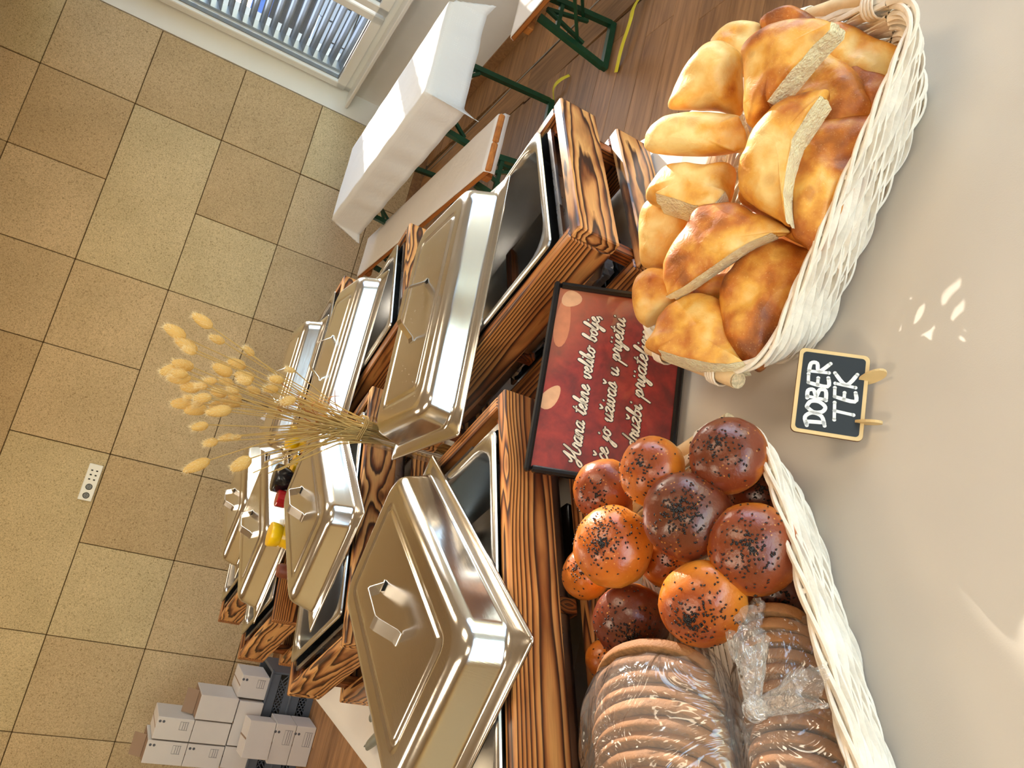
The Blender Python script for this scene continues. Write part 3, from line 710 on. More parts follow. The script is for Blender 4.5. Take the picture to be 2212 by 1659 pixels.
# wall socket strip
t = thing('wall_socket', 'white double power socket with data ports on the panelled wall', 'socket', (-.27, DW-.012, 1.583), 0)
b = MB(); b.box((0, 0, 0), (.245, .012, .085), bev=.004); b.build('cover_plate', mt['socket'], t)
for k, xx in enumerate((-.088, -.03)):
    b = MB(); b.lathe([(.021, 0), (.021, -.004), (.018, -.004), (.017, .002), (0, .002)], 20, (0, 0, 0), Matrix.Rotation(PI/2, 3, 'X')); o = b.build('socket_insert', mt['gasket'], t, True); o.location = (xx, -.006, 0)
    for q in (-.007, .007):
        h = MB(); h.lathe([(.0025, 0), (.0025, .002), (0, .002)], 8, (q, -.003, 0), Matrix.Rotation(PI/2, 3, 'X')); h.build('hole', mt['hole'], o)
for xx in (.02, .05, .08):
    for zz in (-.015, .015):
        b = MB(); b.box((xx, -.0065, zz), (.009, .003, .012)); b.build('data_port', mt['hole'], t)

# ------------------------------------------------------------------ outside
b = MB(); b.box((13, 3, -.35), (19, 30, .1)); struct(b.build('outdoor_ground', mt['pave']), 'pale paving outside the window')
t = thing('venetian_blind', 'grey outdoor venetian blind of horizontal slats behind the window', 'blind', (wx(4.57)+.135, 4.57, 0), WA)
z = .83; me = None
while z < 3.08:
    if me is None:
        s = MB(); prof = [(-.034, -.024), (-.026, -.016), (0, .002), (.026, .015), (.034, .024)]; L = 1.135
        top = [[V(-L, -u, v+.0012), V(L, -u, v+.0012), V(L, -u, v-.0012), V(-L, -u, v-.0012)] for u, v in prof]
        s.loft(top); me = s.mesh('slat'); me.materials.append(mt['slat'])
    o = bpy.data.objects.new('slat', me); C.objects.link(o); o.parent = t; o.location = (0, 0, z); z += .078
for sx in (-1.148, 1.148):
    b = MB(); b.box((sx, 0, 1.96), (.03, .07, 2.3)); b.build('guide_rail', mt['alu'], t)
b = MB(); b.box((0, 0, .795), (2.26, .06, .02)); b.build('bottom_rail', mt['alu'], t)
# block wall outside
t = thing('garden_wall', 'white concrete block wall outside beyond the blind', 'wall', (4.9, 8.1, -.3), math.radians(-40))
b = MB(); b.box((0, .1, .68), (4.9, .15, 1.36)); b.build('mortar', mt['mortar'], t)
for r in range(7):
    for c in range(12):
        xx = -2.4+c*.4+(.2 if r % 2 else 0)
        b = MB(); b.box((0, 0, 0), (.385, .2, .18), bev=.008); b.build('block', mt['brick'], t, frame=Matrix.Translation((xx, random.uniform(-.008, .008), .1+r*.195)))
t = thing('parked_van', 'blue van parked outside, seen through the blind', 'van', (7.6, 9.6, -.3), math.radians(-50))
b = MB(); prof = [(-2.3, .35), (-2.3, 1.9), (-2.1, 2.1), (1.0, 2.1), (1.6, 1.3), (2.3, 1.1), (2.35, .35)]
b.loft([[V(x, yy, z_) for x, z_ in prof] for yy in (-.9, .9)]); b.build('body', mt['blue'], t)
for sx in (-1.5, 1.5):
    for sy in (-.86, .86):
        b = MB(); b.lathe([(.01, -.1), (.33, -.1), (.33, .1), (.01, .1)], 20, (sx, sy, .33), Matrix.Rotation(PI/2, 3, 'X')); b.build('wheel', mt['tyre'], t)
b = MB(); b.box((-.2, -.905, 1.6), (2.6, .02, .5)); b.build('side_window', mt['hole'], t)
b = MB()
for k in range(26):
    a = random.random()*6.28; cx, cy = 12+random.uniform(-.4, .4), 2+k*.45
    b.lathe([(0, -.3), (.7, .2), (.8, .9), (.5, 1.5), (0, 1.8+random.random()*.4)], 9, (cx, cy, -.1))
tag(b.build('hedge', mt['hedge'], None, True), 'green hedge beyond the parking place', 'hedge')

# ------------------------------------------------------------------ far trestle tables, cloths, benches
def strut(mb, a, b_, wd=.025):
    a, b_ = Vector(a), Vector(b_); d = b_-a; m = d.to_track_quat('X', 'Z').to_matrix(); mb.box((a+b_)/2, (d.length, wd, wd), m)
def drape(name, cx, cy, rz, L, W, ztop, drops, label, cat='tablecloth', mat=None, group=None, seed=1, corner=None, z_th=.003, creases=True):
    # cloth over a rectangular board: L along local x, W along y, drops = (x-, x+, y-, y+)
    xm, xp, ym, yp = drops; r = .012; nx, ny = 70, 36
    def prof(s, half_lo, half_hi, dlo, dhi):  # arc length to (pos, drop)
        if s < -half_lo: return (-half_lo-.004, min(-half_lo-s, dlo), -1)
        if s > half_hi: return (half_hi+.004, min(s-half_hi, dhi), 1)
        return (s, 0, 0)
    rnd = random.Random(seed); ph = [rnd.uniform(0, 6) for _ in range(6)]
    mb = MB(); vs = []; 
    sx = [-L/2-xm+(L+xm+xp)*i/nx for i in range(nx+1)]; sy = [-W/2-ym+(W+ym+yp)*j/ny for j in range(ny+1)]
    for a in sx:
        for c in sy:
            px, dx, gx = prof(a, L/2, L/2, xm, xp); py, dy, gy = prof(c, W/2, W/2, ym, yp)
            wv = .5*math.sin(a*17+ph[0])+.5*math.sin(a*29+ph[1]); wy = .5*math.sin(c*19+ph[2])+.5*math.sin(c*31+ph[3])
            if gx and gy:     # corner: hangs as a soft fold
                d = math.hypot(dx, dy); kf = 1.0 if gy > 0 and gx < 0 and corner is None else .35; px += gx*(.06*dx+kf*.75*min(dx, dy)); py += gy*(.06*dy+kf*.65*min(dx, dy)); z = -max(dx, dy)*.98-.15*min(dx, dy)
            else:
                z = -(dx+dy)
                if gy: py += gy*(.06*dy+.007*wv*min(1, dy/.12)); 
                if gx: px += gx*(.06*dx+.010*wy*min(1, dx/.12))
            if not gx and not gy: z += .0018*math.sin(a*23+ph[4])*math.sin(c*15+ph[5])+.0012*noise.noise(V(a*9, c*9, seed))+.002
            vs.append((px, py, z))
    fs = [(i*(ny+1)+j, (i+1)*(ny+1)+j, (i+1)*(ny+1)+j+1, i*(ny+1)+j+1) for i in range(nx) for j in range(ny)]
    mb.add(vs, fs); o = mb.build(name, mat or mt['clothw'], None, 'all'); o.location = (cx, cy, ztop+z_th); o.rotation_euler = (0, 0, rz)
    so_ = o.modifiers.new('thickness', 'SOLIDIFY'); so_.thickness = .002
    return tag(o, label, cat, group)
def leg_frame(t, x, W, zt, name='leg', brace=1):
    m = MB(); h = .018
    for sy in (-1, 1): strut(m, (x, sy*(W/2-.06), zt), (x, sy*(W/2+.0), .03), .028)
    strut(m, (x, -(W/2+.01), .02), (x, W/2+.01, .02), .03)
    strut(m, (x, -(W/2-.05), zt-.10), (x, W/2-.05, zt-.10), .02)
    l = m.build('leg_frame', mt['green'], t)
    m = MB()
    for sy in (-1, 1): strut(m, (x, sy*(W/2-.05), zt-.22), (x+brace*.30, sy*.08, zt), .014)
    strut(m, (x, -(W/2-.06), zt-.25), (x, 0, zt-.03), .016); strut(m, (x, (W/2-.06), zt-.25), (x, 0, zt-.03), .016)
    m.build('brace', mt['green'], t)
A1 = math.radians(96.5)
def beer_table(cx, cy, L, W, H_, rz, label, name='trestle_table', cat='table', legx=(.82, .82)):
    t = thing(name, label, cat, (cx, cy, 0), rz)
    for k, q in enumerate((-1, 0, 1) if W > .4 else (-.5, .5)):
        bw = W/3 if W > .4 else W/2
        m = MB(); m.box((0, 0, 0), (L, bw-.002, .026), bev=.006)
        m.build('board', mt['bench'], t, frame=Matrix.Translation((0, q*bw, H_-.013)))
    for sx in (-1, 1):
        m = MB(); m.box((sx*(L/2-.10), 0, H_-.045), (.05, W-.02, .036), bev=.004); m.build('cross_batten', mt['bench'], t)
    leg_frame(t, -(L/2-.27), W, H_-.06, brace=1); leg_frame(t, L/2-.16, W, H_-.06, brace=-1)
    return t
# table A centre: near-left end (1.68,4.64), near edge to (1.86,3.10)
ux, uy = math.cos(A1), math.sin(A1)   # along the table, away from camera
def tp(s, q): return (1.857+ux*s+uy*q, 3.10+uy*s-ux*q)
cA = tp(.775, .27); beer_table(cA[0], cA[1], 1.56, .52, .762, A1, 'trestle table with green folding legs, standing before the window corner', legx=(.49, .5))
drape('table_cloth', cA[0], cA[1], A1, 1.57, .53, .765, (.19, .17, .17, .20), 'white dotted cloth on the far table, sunlit in two patches, its corner folded out', seed=3)
# bench 1 in front of table A
def bench(cx, cy, L, rz, label, clabel, seed, W=.25):
    t = beer_table(cx, cy, L, W, .465, rz, label, 'bench', 'bench')
    drape('bench_cloth', cx, cy, rz, L-.03, W-.004, .466, (.05, .02, .02, .0), clabel, 'cloth', mt['clothc'], seed=seed)
    return t
bench(1.635, 3.88, 2.0, math.radians(92.2), 'long wooden bench on green legs in front of the far table', 'cream cloth laid along the near bench, its end hanging loose', 4, .29)
bench(1.22, 5.16, .85, math.radians(100), 'bench standing near the panelled wall beyond the long bench', 'cream cloth on the bench next to the panelled wall', 5)
bench(2.47, 2.20, 1.72, math.radians(94), 'wooden bench at the top edge of the photo', 'cream cloth on the bench at the top edge, its tip hanging down', 6)
def tape(pts, wd, label):
    P = smoothpts(pts, 2); m = MB(); m.tube(P, wd, 8, True, .10, up=V(0, 0, 1)); 
    return tag(m.build('yellow_tape', mt['yellow'], None, True), label, 'tape')
tape([(2.37, 3.42, .006), (2.41, 3.38, .05), (2.44, 3.33, .04), (2.47, 3.30, .006)], .020, 'yellow tape wrapped on the table foot by the burnt wood stand')
tape([(2.62, 2.66, .006), (2.52, 2.70, .04), (2.44, 2.70, .035), (2.32, 2.74, .03), (2.22, 2.78, .006)], .018, 'long yellow tape along the foot at the top edge of the photo')
tape([(1.55, 3.05, .01), (1.52, 3.3, .02), (1.50, 3.6, .006)], .014, 'thin yellow strap lying under the long bench')

# ------------------------------------------------------------------ buffet table and its cloths
TX0, TX1, TY0, TY1, TZ = -.575, .835, -.45, 3.38, .75
t = thing('buffet_table', 'long serving table hidden under the beige and white cloths', 'table', (0, 0, 0))
for k in range(4):
    m = MB(); wd = (TX1-TX0-.02)/4; m.box((0, 0, 0), (TY1-TY0-.02, wd-.002, .03), bev=.003); m.build('board', mt['bench'], t, frame=Matrix.Translation((TX0+.01+wd*(k+.5), (TY0+TY1)/2, .728)) @ Matrix.Rotation(PI/2, 4, 'Z'))
for yy in (TY0+.25, 1.2, TY1-.3):
    m = MB()
    for xx in (TX0+.08, TX1-.08): strut(m, (xx, yy, .712), (xx, yy, .0), .035)
    strut(m, (TX0+.08, yy, .60), (TX1-.08, yy, .60), .02); m.build('leg_frame', mt['green'], t)
def tablecloth(y0, y1, z, mat, label, drop, seed, ripple=.0016):
    nx, ny = 60, int((y1-y0)*34); rs = []
    m = MB(); vs = []
    for i in range(nx+1):
        s = -drop+(TX1-TX0+2*drop)*i/nx
        for j in range(ny+1):
            yy = y0+(y1-y0)*j/ny
            d = 0
            if s < 0: x, d, g = TX0-.004, -s, -1
            elif s > TX1-TX0: x, d, g = TX1+.004, s-(TX1-TX0), 1
            else: x = TX0+s; g = 0
            if g: x += g*(.05*d+.02*math.sin(yy*16+seed)*min(1, d/.15)); zz = z-d
            else: zz = z+ripple*(math.sin(yy*11+3*math.sin(x*3+seed))*.5+noise.noise(V(x*4, yy*4, seed)))
            vs.append((x, yy, zz))
    fs = [(i*(ny+1)+j, (i+1)*(ny+1)+j, (i+1)*(ny+1)+j+1, i*(ny+1)+j+1) for i in range(nx) for j in range(ny)]
    m.add(vs, fs); return tag(m.build('table_cloth', mat, None, 'all'), label, 'tablecloth')
tablecloth(.70, TY1, TZ-.0045, mt['clothu'], 'white cloth under the row of burnt wood stands', .30, 2, .0004)
tablecloth(TY0, 1.02, TZ-.0015, mt['clothn'], 'beige cloth under the bread baskets and the little chalkboard', .34, 5, .0012)

# ------------------------------------------------------------------ chafing stands
def board(t, c, L, h, th, rz, mat, name='board', lab=None):
    m = MB(); m.box((0, 0, 0), (L, th, h), bev=.0025)
    return m.build(name, mat, t, frame=Matrix.Translation(c) @ Matrix.Rotation(rz, 4, 'Z'), label=lab)
def stand(x, y, deg, lx, ly, label, mf, ms, posts=True):
    t = thing('chafing_stand', label, 'stand', (x, y, 0), math.radians(deg), 'burnt wood stands on the buffet')
    th = .024
    for z0, z1 in ((.752, .832), (.880, .960)):
        zc, h = (z0+z1)/2, z1-z0
        board(t, (lx/2, th/2, zc), lx, h, th, 0, BURNT[mf]); board(t, (lx/2, ly-th/2, zc), lx, h, th, 0, BURNT[mf])
        board(t, (th/2, ly/2, zc), ly-2*th-.001, h, th, PI/2, BURNT[ms]); board(t, (lx-th/2, ly/2, zc), ly-2*th-.001, h, th, PI/2, BURNT[ms])
    for px in (th+.014, lx-th-.014):
        for py in (th+.014, ly-th-.014):
            m = MB(); m.box((0, 0, 0), (.19, .024, .024), bev=.002)
            m.build('corner_post', BURNT[2], t, frame=Matrix.Translation((px, py, .852)) @ Matrix.Rotation(PI/2, 4, 'Y'))
    if lx > ly: board(t, (lx*.5, ly/2, .856), ly-2*th-.002, .044, .024, PI/2, BURNT[2], 'cross_rail')
    else: board(t, (lx/2, ly*.5, .856), lx-2*th-.002, .044, .024, 0, BURNT[2], 'cross_rail')
    return t
LB = 'burnt wood stand '
STANDS = [(.484, .945, 31, .37, .66, LB+'behind the flatbread basket, right of the red sign', 1, 0, 'R1'),
 (.234-.66*.8616, 1.065-.66*.5075, 30.5, .66, .37, LB+'behind the buns, under the largest lid', 0, 0, 'L1'),
 (-.266, 1.509, 31, .66, .37, LB+'second from the camera in the left row, flame grained', 1, 1, 'L2'),
 (.471, 1.745, 32, .37, .66, LB+'second from the camera in the right row', 1, 0, 'R2'),
 (-.353, 2.178, 30, .66, .37, LB+'third in the left row, behind the sauce bottles', 0, 1, 'L3'),
 (.462, 2.46, 30, .37, .66, LB+'third in the right row, partly behind the dried grasses', 1, 0, 'R3'),
 (-.352, 2.735, 30, .66, .37, LB+'last of the left row, nearest the panelled wall', 0, 1, 'L4')]
def pan_geo(m, a, b, z, depth, lipw=.016, rc=.014, ri=.05):
    A, B_ = a/2, b/2
    L = [rrect(A-.0015, B_-.0015, rc, z-.006), rrect(A, B_, rc, z-.003), rrect(A-.001, B_-.001, rc, z), rrect(A-.004, B_-.004, rc, z+.0012),
         rrect(A-lipw+.003, B_-lipw+.003, ri, z+.0008), rrect(A-lipw, B_-lipw, ri, z-.002), rrect(A-lipw-.002, B_-lipw-.002, ri, z-.010),
         rrect(A-lipw-.010, B_-lipw-.010, ri-.002, z-depth+.018), rrect(A-lipw-.014, B_-lipw-.014, ri-.006, z-depth+.006), rrect(A-lipw-.028, B_-lipw-.028, ri-.014, z-depth)]
    m.loft(L, False, True)
def food_pan(x, y, deg, z, label, grp):
    t = thing('food_pan', label, 'pan', (x, y, z), math.radians(deg), grp)
    m = MB(); pan_geo(m, .53, .325, 0, .10); o = m.build('basin', mt['steel2'], t, True); s = o.modifiers.new('sheet', 'SOLIDIFY'); s.thickness = .0012; s.offset = -1
    return t
def water_pan(x, y, deg, z, label, grp):
    t = thing('water_pan', label, 'pan', (x, y, z), math.radians(deg), grp)
    m = MB(); L = [rrect(.255, .158, .03, -.115), rrect(.270, .168, .03, -.108), rrect(.272, .162, .02, -.0), rrect(.268, .158, .02, -.0), rrect(.264, .154, .03, -.108)]
    L = [rrect(.250, .150, .03, -.125), rrect(.262, .156, .03, -.115), rrect(.275, .1595, .012, -.022), rrect(.283, .1600, .012, -.020), rrect(.283, .1600, .012, -.014), rrect(.273, .157, .012, -.014), rrect(.258, .152, .03, -.113)]
    m.loft(L, True, True); m.build('basin', mt['steeldk'], t, True)
    for s_ in (-1, 1):
        m = MB(); P = [(s_*.281, -.06, -.04), (s_*.300, -.052, -.03), (s_*.300, .052, -.03), (s_*.281, .06, -.04)]
        m.tube(P, .009, 8, True, .22, up=V(1, 0, 0)); m.build('handle', mt['steeldk'], t, True)
    return t
for (x, y, deg, lx, ly, label, mf, ms, key) in STANDS:
    t = stand(x, y, deg, lx, ly, label, mf, ms)
    a = math.radians(deg); cx = x+math.cos(a)*lx/2-math.sin(a)*ly/2; cy = y+math.sin(a)*lx/2+math.cos(a)*ly/2
    rz = deg if lx > ly else deg+90
    wh = label.replace(LB, 'stand ')
    food_pan(cx, cy, rz, .968, 'steel food pan in the '+wh, 'steel food pans in the stands')
    water_pan(cx, cy, rz, .968, 'water pan of the '+wh, 'steel water pans in the stands')
def lid(x, y, z, deg, label, tilt=0):
    t = thing('pan_lid', label, 'lid', (x, y, z), math.radians(deg), 'steel lids lying on the food pans'); 
    if tilt: t.rotation_euler = (math.radians(tilt), 0, math.radians(deg))
    A, B_ = .265, .1625
    L = [rrect(A, B_, .006, -.001, 7), rrect(A, B_, .006, .0015, 7), rrect(A-.004, B_-.004, .006, .0025, 7), rrect(A-.010, B_-.010, .022, .0030, 7), rrect(A-.014, B_-.014, .030, .0065, 7),
         rrect(A-.018, B_-.018, .036, .0075, 7), rrect(A-.0205, B_-.0205, .040, .010, 7), rrect(A-.0215, B_-.0215, .041, .014, 7), rrect(A-.0285, B_-.0285, .042, .047, 7), rrect(A-.0295, B_-.0295, .042, .051, 7), rrect(A-.033, B_-.033, .042, .058, 7), rrect(A-.041, B_-.041, .040, .063, 7), rrect(A-.047, B_-.047, .038, .0650, 7), rrect(A-.050, B_-.050, .036, .0653, 7), rrect(A-.053, B_-.053, .034, .0653, 7), rrect(A-.071, B_-.069, .020, .0655, 7),
         rrect(A-.075, B_-.072, .018, .0655, 7), rrect(A-.078, B_-.075, .016, .0640, 7), rrect(A-.083, B_-.080, .014, .0637, 7), rrect(A-.086, B_-.083, .012, .0660, 7), rrect(A-.088, B_-.085, .012, .0667, 7), rrect(A-.091, B_-.088, .011, .0668, 7), rrect(A-.150, B_-.10, .010, .0668, 7)]
    m = MB(); m.loft(L, False, True); o = m.build('cover', mt['steel'], t, 'all'); s = o.modifiers.new('sheet', 'SOLIDIFY'); s.thickness = .001; s.offset = -1
    zt = .0668; m = MB()   # flat strap bridge handle
    P = [(-.068, 0, zt+.001), (-.060, 0, zt+.004), (-.040, 0, zt+.030), (-.034, 0, zt+.034), (.034, 0, zt+.034), (.040, 0, zt+.030), (.060, 0, zt+.004), (.068, 0, zt+.001)]
    loops = []
    for i, p in enumerate(P):
        hw = .0105 if 1 < i < 6 else .0105
        a, b_ = Vector(P[max(i-1, 0)]), Vector(P[min(i+1, 7)]); d = (b_-a).normalized(); nrm = V(-d.z, 0, d.x)*.0008
        p = Vector(p); loops.append([p+V(0, hw, 0)+nrm, p+V(0, -hw, 0)+nrm, p+V(0, -hw, 0)-nrm, p+V(0, hw, 0)-nrm])
    m.loft(loops); m.build('handle', mt['steel'], t)
    return t
L1_ = lid(.391, 1.370, .9725, 8.5, 'steel lid with water droplets, set crosswise on the open pan right of the dried grasses')
lid(-.138, 1.095, .9725, 65.5, 'largest steel lid, nearest the camera, above the bread buns')
lid(-.0275, 1.885, .9725, 61.7, 'steel lid second from the camera in the left row, in front of the yellow cap')
lid(-.134, 2.50, .9725, 61.5, 'third steel lid in the left row, behind the yellow and red caps')
lid(-.088, 3.05, .9725, 62, 'farthest steel lid, at the end of the left row')
lid(.378, 2.125, .9725, 0, 'steel lid in the right row behind the dried grass stems')
lid(.352, 2.79, .9725, 2, 'wet looking far lid of the right row')
rnd = random.Random(77); m = MB()
for k in range(150):
    xx, yy = rnd.uniform(-.2, .2), rnd.uniform(-.10, .10); r_ = rnd.uniform(.0006, .0016)
    m.lathe([(0, -r_*.2), (r_, 0), (r_*.7, r_*.5), (0, r_*.65)], 6, (xx, yy, .0668 if abs(xx) < .17 and abs(yy) < .07 else .0655))
m.build('water_droplets', mt['glass'], L1_, True, kind='stuff')
# things between and under the stands
def foil_parcel(x, y, deg, label, red=False):
    t = thing('foil_tray', label, 'tray', (x, y, TZ+.001), math.radians(deg))
    m = MB(); m.loft([rrect(.060, .036, .012, .0), rrect(.070, .044, .012, .028), rrect(.076, .050, .012, .030), rrect(.076, .050, .012, .032), rrect(.068, .042, .012, .031), rrect(.058, .034, .012, .003)], True, True)
    m.build('tray', mt['capk'], t, True)
    m = MB(); vs = []; nn = 14
    for i in range(nn+1):
        for j in range(nn+1):
            u, v = i/nn-.5, j/nn-.5; vs.append((u*.125, v*.08, .034+.022*(1-4*u*u)*(1-4*v*v)+.012*noise.noise(V(u*14, v*14, x*9))))
    m.add(vs, [(i*(nn+1)+j, (i+1)*(nn+1)+j, (i+1)*(nn+1)+j+1, i*(nn+1)+j+1) for i in range(nn) for j in range(nn)])
    m.build('foil_wrap', mt['foil'], t)
    if red:
        m = MB(); m.lathe([(0, 0), (.012, .002), (.015, .01), (.012, .018), (0, .021)], 12, (.05, .02, .058)); m.build('red_top', mt['capr'], t, True)
foil_parcel(.545, 1.17, 31, 'foil topped tray seen through the gap at the right corner stand')
foil_parcel(.400, 1.38, 121, 'foil topped tray with a red top behind the upper edge of the sign', True)
m = MB(); m.loft([rrect(.05, .03, .006, 0), rrect(.056, .036, .006, .05), rrect(.056, .036, .006, .053), rrect(.05, .03, .006, .052)], True, True)
o = m.build('burner_box', mt['capk'], None, True); o.location = (.02, 1.06, TZ+.001); o.rotation_euler = (0, 0, .5); tag(o, 'black fuel burner box under the stand of the largest lid', 'burner')
def bottle(x, y, label, capm, bodym, h=.16, r=.028, cap='cone'):
    t = thing('sauce_bottle', label, 'bottle', (x, y, TZ+.001))
    m = MB(); m.lathe([(0, 0), (r*.9, 0), (r, .006), (r, h*.75), (r*.9, h*.86), (r*.6, h*.95), (r*.55, h)], 20); m.build('body', bodym, t, True)
    m = MB()
    if cap == 'cone': m.lathe([(r*.98, h-.034), (r*1.0, h-.02), (r*.74, h+.012), (r*.66, h+.030), (r*.74, h+.034), (r*.82, h+.058), (r*.78, h+.062), (0, h+.063)], 20)
    elif cap == 'flare': m.lathe([(r*.75, h-.02), (r*.6, h+.01), (r*.7, h+.025), (r*1.05, h+.05), (r*1.05, h+.072), (r*.95, h+.075), (0, h+.075)], 16)
    else: m.lathe([(r*.62, h-.012), (r*.62, h+.012), (r*.56, h+.014), (0, h+.014)], 12)
    m.build('cap', capm, t, True if cap != 'hex' else False)
    return t
bottle(.150, 2.345, 'yellow capped squeeze bottle beside the dried grass stems', mt['capy'], mt['saucew'], .222, .047)
bottle(.075, 2.33, 'second yellow capped bottle half behind the lid corner', mt['capy'], mt['saucew'], .19, .036)
bottle(-.131, 2.175, 'yellow capped squeeze bottle between the two lids, left of the red cap', mt['capy'], mt['saucew'], .226, .042)
bottle(.022, 2.265, 'black capped bottle behind the second lid of the left row', mt['capk'], mt['saucer'], .23, .040, 'flare')
bottle(-.033, 2.235, 'red capped ketchup bottle next to the black cap', mt['capr'], mt['saucer'], .272, .040, 'hex')
t = thing('wooden_pestle', 'brown wooden handle standing in the gap by the third left stand', 'tool', (-.212, 2.085, TZ+.001))
m = MB(); m.lathe([(0, 0), (.016, 0), (.016, .03), (.008, .045), (.007, .215), (.008, .22)], 12); m.build('shaft', mt['tool'], t, True)
m = MB(); m.lathe([(.007, .212), (.017, .214), (.019, .22), (.019, .25), (.016, .256), (0, .256)], 14); m.build('knob', mt['tool'], t, True)
t = thing('serving_spoon', 'thin steel spoon handle pointing up beside the fourth lid', 'spoon', (.112, 2.37, .79))
m = MB(); m.tube([(0, 0, 0), (-.004, .0, .1), (-.012, 0, .23)], [.004, .003, .006], 8, True, .4); m.build('spoon_handle', mt['steel'], t, True)
m = MB(); m.lathe([(0, -.012), (.018, -.006), (.026, .004), (.025, .004), (.016, -.004), (0, -.009)], 16, (0, 0, -.02)); m.build('bowl', mt['steel'], t, True)
m = MB(); m.loft([[V(-.09, 0, 0), V(.09, 0, 0), V(.09, .12, 0), V(-.09, .12, 0)], [V(-.075, .03, .10), V(.06, .035, .09), V(.06, .055, .09), V(-.075, .05, .10)], [V(-.04, .038, .26), V(.045, .042, .21), V(.045, .048, .21), V(-.04, .044, .26)]])
o = m.build('napkin', mt['napkin']); o.location = (.30, 3.2, TZ+.001); o.rotation_euler = (0, 0, .4); tag(o, 'folded white napkin standing at the far end of the buffet', 'napkin')
# claw tongs at the left edge
t = thing('meat_tongs', 'grey toothed meat tongs lying open at the left table edge', 'tongs', (-.40, 1.60, TZ+.004))
for k, (p0, p1, p2) in enumerate((((.02, -.06, .012), (-.06, .06, .014), (-.125, .152, .010)), ((.05, -.04, .012), (.0, .10, .014), (-.07, .175, .010)))):
    P = smoothpts([p0, p1, p2], 3); m = MB(); n_ = len(P); m.tube(P, [.009+.007*math.sin(PI*i/(n_-1)) for i in range(n_)], 10, True, .5); o = m.build('arm', mt['clawm'], t, True)
    m = MB()
    for q in range(8):
        i = int(n_*(.50+.06*q)); p = P[min(i, n_-1)]; s_ = 1 if k == 0 else -1
        m.lathe([(.0032, 0), (.0026, .009), (0, .015)], 6, p+V(.002*s_, .004*s_, 0), Matrix.Rotation(-s_*PI/2*.9, 3, V(1, .8, 0)))
    m.build('teeth', mt['clawm'], o)

# ------------------------------------------------------------------ red framed sign
SO, SU, SV = V(.105, .965, .94), V(.98988, .14187, 0), None
off = math.sqrt(.215**2-.185**2); SV = V(.14187*off, -.98988*off, -.185).normalized(); SN = SU.cross(SV)   # SN points away from the viewer
if SN.y < 0: SN = -SN
F = Matrix((SU, -SV, -SN)).transposed().to_4x4(); F.translation = SO+V(0, .002, .004)     # x right, y up, z towards viewer
t = bpy.data.objects.new('framed_sign', None); C.objects.link(t); t.matrix_basis = F
tag(t, 'black framed red sign with cream script lettering, leaning on the stands', 'sign')
def printmat():
    m, n, b = newmat('red_print'); v = coords(n, rnd=False); s = n.nodes.new('ShaderNodeSeparateXYZ'); n.links.new(v, s.inputs[0])
    t1 = noise_(n, v, 24, 5, .6, .4); t2 = noise_(n, v, 90, 3)
    r = ramp(n, [(.25, srgb(92, 28, 20)), (.5, srgb(140, 36, 26)), (.75, srgb(176, 52, 36))]); n.links.new(t1.outputs[0], r.inputs[0])
    r2 = ramp(n, [(.3, (.6, .55, .5, 1)), (.6, (1, 1, 1, 1))]); n.links.new(t2.outputs[0], r2.inputs[0]); c = mix(n, r.outputs[0], r2.outputs[0], .5, 'MULTIPLY')
    # fading orange brown corner at the upper right of the print
    ad = N(n, 'ShaderNodeMath', operation='ADD'); n.links.new(s.outputs['X'], ad.inputs[0]); n.links.new(s.outputs['Y'], ad.inputs[1])
    r3 = ramp(n, [(.12, (0, 0, 0, 1)), (.30, (.85, .85, .85, 1))]); n.links.new(ad.outputs[0], r3.inputs[0]); c = mix(n, c, srgb(186, 110, 70), r3.outputs[0])
    n.links.new(c, b.inputs['Base Color']); b.inputs['Roughness'].default_value = .5; b.inputs['Coat Weight'].default_value = 1; b.inputs['Coat Roughness'].default_value = .04; return m
mt['print'] = printmat()
SW, SH = .31, .215
for (c, d) in (((SW/2, -.005, 0), (SW, .010, .014)), ((SW/2, -SH+.005, 0), (SW, .010, .014)), ((.005, -SH/2, 0), (.010, SH-.0202, .014)), ((SW-.005, -SH/2, 0), (.010, SH-.0202, .014))):
    m = MB(); m.box(c, d, bev=.003); 
    m.box((c[0], c[1], .008), (d[0]-.004, d[1]-.004, .003), bev=.001); m.build('frame_bar', mt['black'], t)
m = MB(); m.box((SW/2, -SH/2, -.001), (SW-.018, SH-.018, .003)); m.build('printed_sheet', mt['print'], t)
# pale leaf-like shapes printed along the top edge
mt['leafp'] = plain('printed_blush_leaf', srgb(196, 120, 84), .3, nscale=60, namp=.12, coat=1); mt['leafq'] = plain('printed_cream_leaf', srgb(214, 160, 120), .3, nscale=50, namp=.12, coat=1)
def flat(poly, z, mat, name, parent):
    m = MB(); P = [V(x, y, 0) for x, y in poly]; m.loft([[p+V(0, 0, z) for p in P], [p+V(0, 0, z+.0003) for p in P]]); return m.build(name, mat, parent)
def blob(cx, cy, a, b_, rot, z, mat):
    P = []
    for k in range(20):
        q = 2*PI*k/20; x, y_ = a*math.cos(q), b_*math.sin(q)*(1-.25*math.cos(q)); P.append((cx+x*math.cos(rot)-y_*math.sin(rot), cy+x*math.sin(rot)+y_*math.cos(rot)))
    flat(P, z, mat, 'printed_leaf', t)
blob(.118, -.022, .022, .012, -.5, .0006, mt['leafq']); blob(.245, -.022, .045, .012, 0, .0006, mt['leafp']); blob(.285, -.030, .014, .016, .4, .0009, mt['leafq'])
